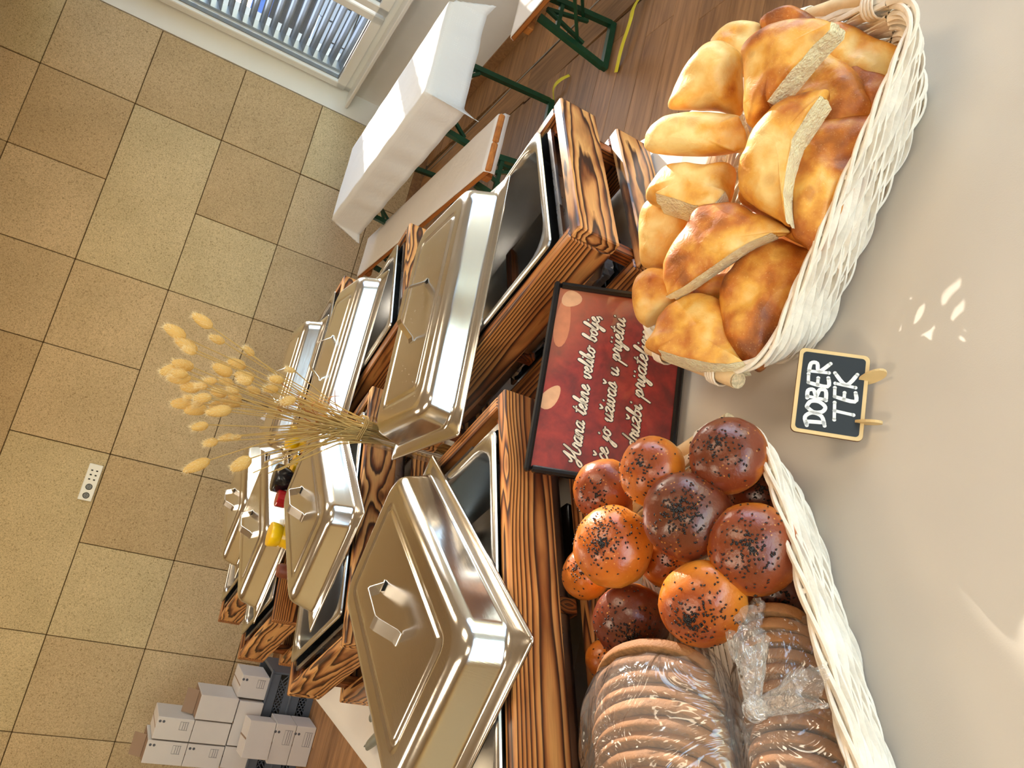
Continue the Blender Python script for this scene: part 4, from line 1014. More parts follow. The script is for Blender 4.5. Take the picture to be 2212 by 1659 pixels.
# script glyphs: strokes in x-height units, (advance, [strokes])
G = {
 'a': (1.05, [[(.75, .85), (.45, 1.0), (.12, .7), (.05, .25), (.3, 0), (.6, .3), (.8, .9)], [(.8, .95), (.68, .3), (.8, 0), (1.1, .25)]]),
 'b': (.95, [[(.0, .2), (.35, 1.2), (.5, 1.85), (.3, 1.9), (.15, 1.2), (.1, .3), (.35, 0), (.65, .25), (.65, .7), (.35, .85)], [(.6, .8), (.95, .75)]]),
 'd': (1.05, [[(.7, .8), (.4, .95), (.08, .6), (.1, .1), (.4, .05), (.65, .6), (1.0, 2.0)], [(.98, 1.95), (.68, .6), (.75, .0), (1.1, .25)]]),
 'e': (.8, [[(0, .35), (.35, .5), (.6, .8), (.42, 1.0), (.15, .7), (.12, .2), (.4, 0), (.85, .35)]]),
 'i': (.55, [[(0, .3), (.25, .95), (.18, .25), (.32, 0), (.6, .3)], [(.38, 1.42), (.42, 1.48)]]),
 'j': (.6, [[(0, .3), (.3, .95), (.15, -.2), (-.05, -.9), (-.3, -.8), (-.1, -.3), (.6, .35)], [(.42, 1.42), (.46, 1.48)]]),
 'k': (1.0, [[(0, .2), (.4, 1.3), (.5, 1.9), (.28, 1.8), (.12, .9), (.08, .0)], [(.1, .4), (.4, .9), (.65, .85), (.5, .5), (.2, .45)], [(.3, .45), (.6, .0), (1.0, .25)]]),
 'l': (.6, [[(0, .25), (.4, 1.2), (.55, 1.85), (.35, 1.95), (.18, 1.2), (.1, .25), (.3, 0), (.65, .3)]]),
 'n': (1.1, [[(0, .5), (.2, .95), (.15, .4), (.08, 0)], [(.12, .4), (.45, .95), (.65, .85), (.6, .3), (.75, 0), (1.15, .3)]]),
 'o': (.9, [[(.5, .95), (.15, .7), (.1, .2), (.4, 0), (.7, .35), (.65, .8), (.4, .95), (.55, .75), (.95, .8)]]),
 'p': (1.0, [[(0, .5), (.25, 1.0), (.1, .0), (-.08, -.95)], [(.15, .4), (.5, .95), (.72, .7), (.6, .15), (.3, .02), (.95, .3)]]),
 'r': (.8, [[(0, .3), (.25, 1.1), (.35, .9), (.6, .9), (.5, .3), (.6, .0), (.85, .3)]]),
 's': (.75, [[(0, .25), (.4, 1.1), (.55, .5), (.4, .05), (.1, .1)], [(.4, .05), (.8, .35)]]),
 't': (.7, [[(0, .3), (.5, 1.7)], [(.45, 1.6), (.2, .4), (.3, 0), (.7, .3)], [(.05, 1.25), (.7, 1.35)]]),
 'u': (1.1, [[(0, .6), (.2, .95), (.12, .25), (.35, 0), (.6, .3), (.78, .95)], [(.78, .95), (.68, .25), (.8, 0), (1.15, .3)]]),
 'v': (1.0, [[(0, .6), (.2, .95), (.15, .25), (.38, 0), (.65, .4), (.7, .95), (1.0, .8)]]),
 'z': (.85, [[(.05, .85), (.3, 1.0), (.65, .9), (.3, .4), (.0, .05)], [(.05, .05), (.35, .15), (.6, -.05), (.9, .3)]]),
 'c': (.8, [[(.65, .75), (.5, 1.0), (.15, .7), (.1, .2), (.4, 0), (.85, .35)]]),
 'H': (1.7, [[(-.5, 1.2), (-.35, .9), (0, 1.2), (.35, 1.9), (.5, 2.1), (.35, 1.2), (.05, .0), (-.3, -.4), (-.6, -.2), (-.3, .2), (.5, .6), (1.1, 1.3), (1.4, 2.2)], [(1.35, 2.1), (1.0, 1.0), (1.0, .1), (1.35, .0), (1.7, .3)]]),
 ',': (.4, [[(.2, .1), (.2, -.1), (.05, -.35)]]), ' ': (1.0, [])}
HACEK = [[(.25, 1.75), (.42, 1.45), (.72, 1.8)]]
EXT = {'č': 'c', 'š': 's', 'ž': 'z'}
def catmull(P, k=4):
    if len(P) < 3: return P
    Q = []; E = [P[0]]+list(P)+[P[-1]]
    for i in range(1, len(E)-2):
        for q in range(k):
            u = q/k; p0, p1, p2, p3 = E[i-1], E[i], E[i+1], E[i+2]
            Q.append(tuple(.5*((2*p1[d])+(-p0[d]+p2[d])*u+(2*p0[d]-5*p1[d]+4*p2[d]-p3[d])*u*u+(-p0[d]+3*p1[d]-3*p2[d]+p3[d])*u**3) for d in (0, 1)))
    return Q+[P[-1]]
def ribbon(m, P, wd, z, th=.0002):
    n_ = len(P); L = []; R_ = []
    for i in range(n_):
        a, b_ = P[max(i-1, 0)], P[min(i+1, n_-1)]; dx, dy = b_[0]-a[0], b_[1]-a[1]; l = math.hypot(dx, dy) or 1; nx, ny = -dy/l, dx/l
        ww = wd*(1.0+.25*ny*0)*.5*(1 if 0 < i < n_-1 else .8)
        L.append((P[i][0]+nx*ww, P[i][1]+ny*ww, z)); R_.append((P[i][0]-nx*ww, P[i][1]-ny*ww, z))
    vs = []; 
    for a, b_ in zip(L, R_): vs += [a, b_]
    m.add(vs, [(2*i, 2*i+1, 2*i+3, 2*i+2)[::-1] for i in range(n_-1)])
    for q in (0, n_-1):                                           # round caps
        c = P[q]; k = 8; m.add([(c[0]+wd/2*math.cos(2*PI*j/k), c[1]+wd/2*math.sin(2*PI*j/k), z) for j in range(k)], [tuple(range(k))])
def textline(txt, x0, x1, ybase, xh, slant=.32):
    adv = 0; strokes = []
    for ch in txt:
        g = G[EXT.get(ch, ch)]; 
        for s_ in g[1]: strokes.append([(adv+p[0]+slant*p[1], p[1]) for p in s_])
        if ch in EXT: 
            for s_ in HACEK: strokes.append([(adv+p[0]+slant*p[1]*.6, p[1]) for p in s_])
        adv += g[0]
    k = (x1-x0)/adv
    for z, wd, mat, nm in ((0.0008, .0050, mt['halo'], 'lettering_outline'), (.0013, .0027, mt['ink'], 'lettering')):
        m = MB()
        for s_ in strokes: ribbon(m, catmull([(x0+p[0]*k, ybase+p[1]*xh) for p in s_]), wd, z)
        m.build(nm, mat, t)
textline('Hrana tekne veliko bolje,', .026, .262, -.078, .0115)
textline('če jo uživaš u prijetni', .033, .262, -.118, .0115)
textline('družbi prijateljev', .058, .245, -.159, .0115)
m = MB(); m.box((.155, -.15, -.012), (.03, .12, .004), Matrix.Rotation(-.18, 3, 'X')); m.build('easel_back', mt['black'], t)

# ------------------------------------------------------------------ chalkboard
BL, BRt = V(.196, .556, .759), V(.296, .5615, .759); U = (BRt-BL).normalized(); BH = .073; upv = (V(-.004, .046, .0565)).normalized(); upv = (upv-U*upv.dot(U)).normalized(); Nn = U.cross(upv)
if Nn.y > 0: Nn = -Nn
Fm = Matrix((U, upv, Nn)).transposed().to_4x4(); Fm.translation = BL
t = bpy.data.objects.new('chalkboard', None); C.objects.link(t); t.matrix_basis = Fm
tag(t, 'little wood rimmed chalkboard on two feet reading DOBER TEK', 'sign')
W_, H_ = .1005, .076
def rpoly(x0, y0, x1, y1, r, k=5):
    P = []
    for (cx, cy, a0) in ((x1-r, y1-r, 0), (x0+r, y1-r, PI/2), (x0+r, y0+r, PI), (x1-r, y0+r, 3*PI/2)):
        for q in range(k+1): a = a0+PI/2*q/k; P.append((cx+r*math.cos(a), cy+r*math.sin(a)))
    return P
def plate(P, z0, z1, mat, name, par):
    m = MB(); m.loft([[V(x, y, z0) for x, y in P], [V(x, y, z1) for x, y in P]]); return m.build(name, mat, par)
plate(rpoly(0, 0, W_, H_, .006), -.0032, -.0004, mt['plyedge'], 'board_edge', t)
plate(rpoly(.0003, .0003, W_-.0003, H_-.0003, .006), -.0004, .0002, mt['ply'], 'rim', t)
plate(rpoly(.0045, .0045, W_-.0045, H_-.0045, .004), .0002, .0005, mt['blackboard'], 'slate', t)
cb = lambda x, y: (x, y)
# strokes measured on the board: x 0..1 of width, y 0..1 of height
CH = [[(.09, .82), (.12, .83), (.14, .58)], [(.07, .82), (.18, .86), (.25, .76), (.22, .62), (.10, .56)],           # D
      [(.31, .84), (.26, .74), (.28, .62), (.35, .58), (.41, .68), (.40, .80), (.33, .85), (.31, .84)],             # O
      [(.46, .86), (.45, .60)], [(.44, .86), (.54, .86), (.56, .78), (.48, .73), (.57, .69), (.57, .60), (.44, .58)],  # B
      [(.65, .87), (.63, .58), (.75, .58)], [(.64, .73), (.73, .73)], [(.65, .87), (.77, .88)],                      # E
      [(.81, .88), (.82, .58)], [(.81, .88), (.92, .86), (.93, .77), (.82, .73), (.95, .57)],                       # R
      [(.20, .43), (.43, .45)], [(.32, .44), (.30, .16)],                                                            # T
      [(.51, .46), (.48, .16), (.60, .16)], [(.49, .32), (.58, .32)], [(.51, .46), (.63, .47)],                      # E
      [(.69, .47), (.67, .17)], [(.83, .49), (.69, .31), (.85, .16)]]                                                # K
sh = lambda p: ((p[0]*.86+.03)*W_, (p[1]*.94+.01)*H_)
m = MB()
for s_ in CH: ribbon(m, catmull([sh(p) for p in s_]), .0044, .0007)
m.build('chalk_lettering', mt['chalk'], t)
for fx, an in ((.022, -.10), (.074, .38)):
    P = []
    for k in range(20):
        q = 2*PI*k/20; P.append((.019*math.cos(q), .0085*math.sin(q)*(1+.2*math.cos(q))))
    m = MB(); m.loft([[V(z_, y_, x_) for x_, y_ in P] for z_ in (-.0015, .0015)])
    o = m.build('foot', mt['ply'], t); o.rotation_euler = (math.radians(-38), 0, 0)
    o.matrix_basis = Matrix.Translation((fx, -.001, .004)) @ Matrix.Rotation(an, 4, 'Y') @ Matrix.Rotation(math.radians(38), 4, 'X')

# ------------------------------------------------------------------ baskets
def basket(x, y, deg, label, seed):
    rnd = random.Random(seed); t = thing('wicker_basket', label, 'basket', (x, y, TZ+.002), math.radians(deg))
    hb, ht = .006, .100; a0, b0, a1, b1 = .180, .100, .225, .136; rc = .045
    def ring(h, n_=180, off=0.0):
        u = (h-hb)/(ht-hb); a, b_ = a0+(a1-a0)*u+off, b0+(b1-b0)*u+off; r = rc+.006*u
        L = []; per = []
        A, B_ = a-r, b_-r; segs = [(2*B_), r*PI/2, 2*A, r*PI/2, 2*B_, r*PI/2, 2*A, r*PI/2]; tot = sum(segs)
        for k in range(n_):
            s_ = tot*k/n_; i = 0
            while s_ > segs[i]: s_ -= segs[i]; i += 1
            if i == 0: p = (a, -B_+s_); nn = (1, 0)
            elif i == 1: q = s_/r; p = (A+r*math.cos(q), B_+r*math.sin(q)); nn = (math.cos(q), math.sin(q))
            elif i == 2: p = (A-s_, b_); nn = (0, 1)
            elif i == 3: q = PI/2+s_/r; p = (-A+r*math.cos(q), B_+r*math.sin(q)); nn = (math.cos(q), math.sin(q))
            elif i == 4: p = (-a, B_-s_); nn = (-1, 0)
            elif i == 5: q = PI+s_/r; p = (-A+r*math.cos(q), -B_+r*math.sin(q)); nn = (math.cos(q), math.sin(q))
            elif i == 6: p = (-A+s_, -b_); nn = (0, -1)
            else: q = 1.5*PI+s_/r; p = (A+r*math.cos(q), -B_+r*math.sin(q)); nn = (math.cos(q), math.sin(q))
            L.append((p, nn))
        return L
    NS = 20
    m = MB()
    for k in range(-9, 10):
        xx = k*.019; m.tube([(xx, -.09, .003), (xx, .09, .003)], .0022, 5)
    for k in range(-10, 11):
        yy = k*.0088; m.tube([(-.172, yy, .005+.001*(k % 2)), (.172, yy, .005+.001*((k+1) % 2))], .0036, 5, True, .5)
    m.build('woven_base', mt['wicker'], t, True)
    for k in range(NS):                                    # stakes
        i = int(180*(k+.5)/NS); P = []
        for h in (0.004, .03, .055, .08, .102):
            p, nn = ring(h)[i]; P.append((p[0], p[1], h))
        m = MB(); m.tube(P, .0028, 6); m.build('stake', mt['wicker'], t, True)
    rows = 12
    for r_ in range(rows):
        for ph in (0, 1):                                  # two twining strands per row
            h0 = hb+.004+(ht-hb-.012)*r_/(rows-1); path = []; n_ = 180; sl = rnd.uniform(-.12, .12); jit = [rnd.uniform(-.0022, .0022) for _ in range(12)]
            rg = ring(h0, n_)
            for i, (p, nn) in enumerate(rg):
                th = PI*NS*i/n_*1.0+PI*ph+r_*.9+sl
                o_ = .0034*math.cos(th); hz = h0+.0062*math.sin(th)+jit[(i*12//n_) % 12]*math.sin(PI*((i*12/n_) % 1))
                path.append((p[0]+nn[0]*o_, p[1]+nn[1]*o_, hz))
            path.append(path[0]); m = MB()
            m.tube(path, .0024+rnd.uniform(-.0003, .0004), 6, False, 2.35, up=None)
            m.build('strand', mt['wicker'], t, True)
    for ph in range(3):                                    # braided rim
        rg = ring(ht+.002, 240); path = []
        for i, (p, nn) in enumerate(rg):
            th = 2*PI*9*i/240+ph*2*PI/3; o_ = .0048*math.cos(th); path.append((p[0]+nn[0]*o_, p[1]+nn[1]*o_, ht+.000+.0034*math.sin(th)))
        path.append(path[0]); m = MB(); m.tube(path, .0043, 7, False, .6); m.build('rim_strand', mt['wicker'], t, True)
    for s_ in (-1, 1):                                     # willow rod grips tied along the short ends
        m = MB(); X = s_*(a1+.014); m.tube([(X, -.098, ht-.004), (X+.001, 0, ht-.001), (X, .100, ht-.004)], [.0105, .0112, .0105], 14); g = m.build('rod_grip', mt['rod'], t, True)
        for e in (-1, 1): m = MB(); m.lathe([(0, 0), (.0100, 0), (.0100, .0012), (0, .0012)], 12, (X, e*.1000, ht-.004), Matrix.Rotation(-e*PI/2, 3, 'X')); m.build('cut_end', mt['rodend'], g)
        for yy in (-.062, .062):
            for q in range(4):
                m = MB(); P = []
                for k in range(17):
                    an = 2*PI*k/16; P.append((X-s_*.006+.020*math.cos(an), yy+(q-1.5)*.0052+.002*math.sin(an), ht-.004+.0150*math.sin(an)))
                m.tube(P, .0026, 6, False, .5); m.build('binding', mt['wicker'], t, True)
    return t
basket(.507, .684, -19, 'white wicker basket heaped with flatbread, right of the chalkboard', 4)
basket(-.058, .632, 30.5, 'white wicker basket with buns and bagged bread, left of the chalkboard', 9)

# ------------------------------------------------------------------ flatbreads
CRUST = {}
def resample(P, closed=True, step=.0035):
    Q = []; n_ = len(P)
    for i in range(n_):
        a, b_ = P[i], P[(i+1) % n_]; k = max(1, int((b_-a).length/step))
        for j in range(k): Q.append(a.lerp(b_, j/k))
    return Q
def flatbread(o_, nrm, poly, T, br, cuts, lab, idx):
    n_ = Vector(nrm); u = V(0, 0, 1).cross(n_).normalized(); v = n_.cross(u)
    Fm = Matrix((u, v, n_)).transposed().to_4x4(); Fm.translation = Vector(o_)
    cutv = set()
    for a, b_ in cuts: cutv |= set(range(a, b_+1))
    # Catmull outline, keeping cut corners sharper
    pts = [V(p[0], p[1], 0) for p in poly]; N_ = len(pts); out = []; cf = []
    for i in range(N_):
        p0, p1, p2, p3 = pts[i-1], pts[i], pts[(i+1) % N_], pts[(i+2) % N_]
        for q in range(6):
            s_ = q/6
            if i in cutv and (i+1) % N_ in cutv: p = p1.lerp(p2, s_); c = 1
            else: p = .5*((2*p1)+(-p0+p2)*s_+(2*p0-5*p1+4*p2-p3)*s_*s_+(-p0+3*p1-3*p2+p3)*s_**3); c = 1 if (i in cutv and q == 0) else 0
            out.append(p); cf.append(c)
    # centroid
    cx = sum(p.x for p in out)/len(out); cy = sum(p.y for p in out)/len(out); cen = V(cx, cy, 0); n = len(out)
    S = [1.0, .985, .955, .91, .85, .77, .67, .55, .42, .28, .14]; sd = idx*7.3
    vs = []; fs = []
    def h(p, s_, c):
        prof = (1-s_**3.4)**.52; prof = c*(.86+.14*prof)+(1-c)*prof
        lump = noise.noise(V(p.x*22, p.y*22, sd))*.22+noise.noise(V(p.x*55, p.y*55, sd))*.10
        return T*(prof*(.72+lump*.9*min(1, (1-s_)*6+c*.5)))
    top = []; bot = []
    for s_ in S:
        for i, p in enumerate(out):
            q = cen+(p-cen)*s_; w_ = 1+.02*noise.noise(V(p.x*90, p.y*90, sd+3)) if s_ > .9 else 1; q = cen+(q-cen)*w_
            vs.append((q.x, q.y, h(q, s_, cf[i])-T*.72)); 
    ct = len(vs); vs.append((cx, cy, h(cen, 0, 0)-T*.72))
    nb = len(vs)
    for s_ in (1.0, .97, .9, .7, .3):
        for i, p in enumerate(out):
            q = cen+(p-cen)*s_*(1 if cf[i] else .995)
            d = (1-s_**4)**.5*(1-cf[i])+cf[i]
            vs.append((q.x, q.y, -T*.72-T*.55*d-(T*.0)))
    cbv = len(vs); vs.append((cx, cy, -T*1.27))
    for k in range(len(S)-1):
        for i in range(n): j = (i+1) % n; fs.append((k*n+i, k*n+j, (k+1)*n+j, (k+1)*n+i))
    k = len(S)-1
    for i in range(n): fs.append((k*n+i, k*n+(i+1) % n, ct))
    for k in range(4):
        for i in range(n): j = (i+1) % n; fs.append((nb+k*n+j, nb+k*n+i, nb+(k+1)*n+i, nb+(k+1)*n+j))
    for i in range(n): fs.append((nb+4*n+(i+1) % n, nb+4*n+i, cbv))
    wall = [i for i in range(n)]
    for i in wall:
        j = (i+1) % n
        if not (cf[i] and cf[j]): fs.append((i, nb+i, nb+j, j))
    m = MB(); m.add(vs, fs); key = round(br, 2)
    if key not in CRUST: CRUST[key] = crust('bread_crust_%d' % int(br*100), br)
    o = m.build('flatbread', CRUST[key], None, 'all', frame=Fm); tag(o, lab, 'bread', 'flatbread pieces in the basket')
    if cutv:
        m = MB(); K = 7; rows = []
        idxs = [i for i in range(n) if cf[i]]
        # contiguous run
        runs = []; 
        for i in idxs:
            if runs and runs[-1][-1] == i-1: runs[-1].append(i)
            else: runs.append([i])
        for rn in runs:
            g = []
            for i in rn:
                a = Vector(vs[i]); b_ = Vector(vs[nb+i]); col = []
                dirn = (Vector(out[i])-cen).normalized()
                for k in range(K+1):
                    p = a.lerp(b_, k/K); e = math.sin(PI*k/K)
                    p = p+dirn*(.0015*e+.0035*e*noise.noise(V(p.x*120, p.y*120, p.z*120+sd))); col.append(tuple(p))
                g.append(col)
            vv = [p for c in g for p in c]; m.add(vv, [(i*(K+1)+k, i*(K+1)+k+1, (i+1)*(K+1)+k+1, (i+1)*(K+1)+k) for i in range(len(g)-1) for k in range(K)])
        m.build('crumb_face', mt['crumb'], o, 'all', label='torn pale crumb side')
for i, (o_, nrm, q, T, br, cuts, lab) in enumerate(BREADS): flatbread(o_, nrm, q, T, br, cuts, lab, i)

for k, (lx_, ly_) in enumerate(((-.13, -.035), (-.13, .04), (-.045, 0), (.04, -.04), (.04, .045), (.12, 0))):  # unseen lower layer, added to stop sun leaking through the basket weave
    bx_ = .507+lx_*math.cos(math.radians(-19))-ly_*math.sin(math.radians(-19)); by_ = .684+lx_*math.sin(math.radians(-19))+ly_*math.cos(math.radians(-19))
    poly = [(.062*math.cos(a*PI/5)*(1+.1*math.sin(a*2+k)), .052*math.sin(a*PI/5)) for a in range(10)]
    flatbread([bx_, by_, .828], [.05*(k % 3-1), -.1, 1], poly, .045, .45, [], 'added unseen sun blocking bread '+('under the left front corner', 'under the left back corner', 'under the middle left', 'under the middle front', 'under the middle back', 'under the right end')[k]+' of the flatbread heap', 30+k)

# ------------------------------------------------------------------ seeded buns
for i, (p, R_, ax, dk, ns, sc_, lab) in enumerate(BUNS):
    q = Vector(ax).to_track_quat('Z', 'Y'); Fm = Matrix.Translation(Vector(p)) @ q.to_matrix().to_4x4(); n_, K = 44, 22; vs = []; rnd = random.Random(i+40)
    def surf(th, fi):    # th 0 top .. pi bottom
        r = V(math.sin(th)*math.cos(fi), math.sin(th)*math.sin(fi), math.cos(th))
        zf = .86*sc_[2] if r.z > 0 else .62
        k = 1+.035*noise.noise(r*2.2+V(i*3, 0, 0))+.012*noise.noise(r*6+V(0, i*3, 0))+.004*noise.noise(r*16)
        return V(r.x*R_*sc_[0]*k, r.y*R_*sc_[1]*k, r.z*R_*zf*k)
    m = MB(); L = []
    for a in range(1, K): L.append([surf(PI*a/K, 2*PI*b_/n_) for b_ in range(n_)])
    m.loft(L, False, False); t0 = len(m.v); m.v.append(tuple(surf(0, 0))); m.v.append(tuple(surf(PI, 0)))
    m.f = [f[::-1] for f in m.f]
    for b_ in range(n_): m.f.append((b_, (b_+1) % n_, t0)); m.f.append(((K-2)*n_+(b_+1) % n_, (K-2)*n_+b_, t0+1))
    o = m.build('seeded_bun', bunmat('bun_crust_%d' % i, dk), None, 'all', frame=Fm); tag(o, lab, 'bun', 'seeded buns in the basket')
    m = MB()
    ca = rnd.uniform(0, 6.28)
    for s_ in range(int(ns*1.7)):
        if rnd.random() < .62: th = abs(rnd.gauss(0, .36)); fi = rnd.uniform(0, 6.28)
        else: th = rnd.uniform(.2, 1.35); fi = ca+rnd.gauss(0, 1.3)
        if th > 1.5: continue
        pp = surf(th, fi); nn = pp.normalized(); d = V(rnd.uniform(-1, 1), rnd.uniform(-1, 1), rnd.uniform(-1, 1)).cross(nn).normalized(); e = nn.cross(d)
        l_, w_ = .0020*rnd.uniform(.8, 1.2), .0012; vs = [pp+nn*.0008+d*l_, pp+nn*.0007+e*w_, pp+nn*.0007-d*l_*.8, pp+nn*.0007-e*w_, pp+nn*.0015, pp-nn*.0002]
        m.add(vs, [(0, 1, 4), (1, 2, 4), (2, 3, 4), (3, 0, 4), (1, 0, 5), (2, 1, 5), (3, 2, 5), (0, 3, 5)])
    m.build('sesame_seeds', mt['seed'], o, 'all', kind='stuff')

# ------------------------------------------------------------------ sliced bread in knotted bags
LX = V(-.90, -.43, 0).normalized(); LY = V(.43, -.90, 0).normalized()      # loaf axis, towards the viewer
def loaf(cen, axis, count, pitch, rw, rh, label, tilt, grp, seed):
    t = bpy.data.objects.new('sliced_loaf', None); C.objects.link(t)
    side = axis.cross(V(0, 0, 1)).normalized(); up = V(0, 0, 1)
    F = Matrix((axis, side, up)).transposed().to_4x4(); F.translation = cen; t.matrix_basis = F; tag(t, label, 'bread', None)
    rnd = random.Random(seed)
    for k in range(count):
        m = MB(); n_ = 40; x0 = (k-count/2)*pitch; s_ = 1-.10*abs((k-count/2)/(count/2))**3
        def out(sc_):
            L = []
            for j in range(n_):
                a = 2*PI*j/n_; y_ = math.cos(a)*rw*s_*sc_; z_ = math.sin(a)*rh*s_*sc_*(1 if math.sin(a) > 0 else .72)
                L.append((y_, z_))
            return L
        th = pitch*.80; loops = []
        for (xx, sc_) in ((0, .90), (.0, .975), (th*.18, 1.0), (th*.82, 1.0), (th, .975), (th, .90)):
            loops.append([V(xx, y_*(1+.012*noise.noise(V(y_*60, z_*60, k*3))), z_*(1+.02*noise.noise(V(y_*50, z_*50, k*5)))) for y_, z_ in out(sc_)])
        m.loft(loops); o = m.build('slice', [mt['slicecrust'], mt['slicecrumb']], t, 'all')
        nf = len(o.data.polygons)
        for pi, p in enumerate(o.data.polygons):
            if pi < n_ or pi >= 4*n_: p.material_index = 1
        o.matrix_basis = Matrix.Translation((x0, rnd.uniform(-.003, .003), rnd.uniform(-.002, .003))) @ Matrix.Rotation(tilt+rnd.uniform(-.03, .03), 4, 'Y') @ Matrix.Rotation(rnd.uniform(-.03, .03), 4, 'Z')
    return F
def bag(F, lx, rw, rh, label, knot, tails, seed, zoff=0):
    t = bpy.data.objects.new('bread_bag', None); C.objects.link(t); tag(t, label, 'bag', None)
    m = MB(); n_, K = 72, 40; loops = []; Kn = F.inverted() @ knot
    for k in range(K+1):
        u = k/K; x = -lx/2+lx*u; e = max(0.0, 1-abs(2*u-1)**3.2)**.42
        L = []
        for j in range(n_):
            a = 2*PI*j/n_; y_ = math.cos(a)*rw*(.25+.75*e)*1.06; z_ = math.sin(a)*rh*(.25+.75*e)*(1.08 if math.sin(a) > 0 else .8)
            p = V(x, y_, z_); nz = noise.noise(V(x*26, y_*26, z_*26)+V(seed, 0, 0)); ridge = abs(noise.noise(V(x*11+y_*9, y_*16, z_*16)+V(0, seed, 0)))
            p += p.normalized()*(.005*nz-.010*ridge+.004)
            # draw the film to the knot
            d = (p-Kn); dd = d.length; pull = math.exp(-(dd/.045)**2)*.75; 
            ang = math.atan2(d.x, d.z); p = p.lerp(Kn, pull); p += V(0, 1, 0)*.004*math.sin(ang*17)*math.exp(-(dd/.08)**2)
            L.append(F @ p)
        loops.append(L)
    m.loft(loops, True, True); m.build('film', mt['film'], t, 'all')
    # gathered neck and knot
    nd = (knot-F.translation).normalized(); m = MB()
    for (tip, wd, sp) in tails:
        d = (tip-knot); side = d.cross(V(0, 0, 1)).normalized(); L = []
        up = side.cross(d).normalized(); n2, rws = 46, 12
        for r_ in range(rws+1):
            u = r_/rws; row = []
            for j in range(n2):
                a = 2*PI*j/n2; w_ = (.006+wd*u**1.1)*(1+.10*math.sin(5*a+seed)); hh = (.006+sp*u**1.1)
                pl = 1+.10*math.sin(9*a+u*2.2)+.08*math.sin(17*a+seed+u*4)+.5*u*noise.noise(V(math.cos(a)*2.2, math.sin(a)*2.2, u*3+seed))
                row.append(knot+d*(u*(1+.10*math.sin(3*a+seed)*u))+side*math.cos(a)*w_*pl+up*math.sin(a)*hh*pl)
            L.append(row)
        m.loft(L, False, False)
    m.build('gathered_tail', mt['knot'], t, 'all')
    m = MB(); m.lathe([(0, -.008), (.008, -.007), (.0115, -.002), (.0105, .003), (.0115, .007), (.006, .012), (0, .012)], 20, knot, nd.to_track_quat('Z', 'Y').to_matrix()); m.build('knot', mt['knot'], t, True)
LC = V(-.188, .669, .850)
F1 = loaf(LC, LX, 11, .0165, .096, .062, 'round sliced brown loaf inside the nearer knotted clear bag', -.62, None, 1)
bag(F1, .225, .106, .070, 'clear plastic bag with a gathered knot around the sliced loaf at the lower edge', V(-.092, .525, .888), [(V(-.030, .530, .905), .015, .008), (V(-.055, .458, .895), .012, .007)], 2.0)
LC2 = V(-.112, .537, .815)
F2 = loaf(LC2, LX, 14, .0152, .050, .036, 'darker sliced loaf in a clear bag against the front rim', -.5, None, 2)
bag(F2, .25, .058, .042, 'second clear bread bag, in shade between the knot and the basket rim', V(-.03, .575, .842), [(V(-.005, .585, .86), .012, .008)], 5.0)

# ------------------------------------------------------------------ dried grasses in a glass vase
VX, VY = .165, 1.63
t = thing('glass_vase', 'tall clear glass vase behind the droplet covered lid', 'vase', (VX, VY, TZ+.001))
m = MB(); m.lathe([(0, 0), (.028, 0), (.033, .004), (.033, .25), (.031, .25), (.031, .008), (0, .008)], 28); m.build('vessel', mt['vase'], t, True)
t = thing('dried_grass_bouquet', 'bunch of golden dried bunny tail grasses standing in the glass vase', 'bouquet', (VX, VY, TZ))
O = V(VX, VY, TZ); rnd = random.Random(3)
for i, (tip, base) in enumerate(HEADS):
    tip, base = Vector(tip)-O, Vector(base)-O; d = tip-base; L_ = d.length; d.normalize(); s1 = d.cross(V(.3, 1, .2)).normalized(); s2 = d.cross(s1)
    mtx = Matrix((s1, s2, d)).transposed(); m = MB(); r = min(.0125, L_*.27)*rnd.uniform(.9, 1.1)
    m.lathe([(0, -.001), (r*.55, L_*.05), (r*.95, L_*.22), (r, L_*.42), (r*.85, L_*.65), (r*.5, L_*.86), (0, L_*.95)], 12, base, mtx)
    o = m.build('seed_head', mt['head'], t, 'all')
    m = MB()
    for q in range(330):
        u = rnd.random()**.8; a = rnd.uniform(0, 6.28); rr = r*math.sin(PI*min(.98, .12+u*.8))**.6; p = base+d*(L_*u*.92)+(s1*math.cos(a)+s2*math.sin(a))*rr*.9
        e = ((s1*math.cos(a)+s2*math.sin(a))*.75+d*rnd.uniform(.5, 1.1)+V(0, 0, -.15)).normalized(); l_ = rnd.uniform(.004, .012); sd_ = e.cross(d).normalized()*.00042
        m.add([p-sd_, p+sd_, p+e*l_], [(0, 1, 2)])
    m.build('awns', mt['awn'], o, kind='stuff')
    foot = V(rnd.uniform(-.016, .016), rnd.uniform(-.016, .016), .012+rnd.uniform(0, .01)); neck = V(rnd.uniform(-.022, .022), rnd.uniform(-.020, .020), .27)
    P = [foot, neck, neck.lerp(base, .5)+V(rnd.uniform(-.012, .012), rnd.uniform(-.01, .01), .012), base]
    m = MB(); m.tube(smoothpts(P, 2), [.0011]*0 or .0012, 5); m.build('stem', mt['stem'], t, True)
m = MB()
for q in range(70):
    foot = V(rnd.uniform(-.02, .02), rnd.uniform(-.02, .02), .012); neck = V(rnd.uniform(-.024, .024), rnd.uniform(-.022, .022), .27); h_ = rnd.uniform(.33, .47)
    end = V(-.055*((h_-.27)/.2)+rnd.gauss(0, .045)*((h_-.25)/.2)*1.2, rnd.gauss(0, .02), h_); m.tube(smoothpts([foot, neck, end], 1), .0013, 5)
m.build('loose_stems', mt['stem'], t, True, kind='stuff')
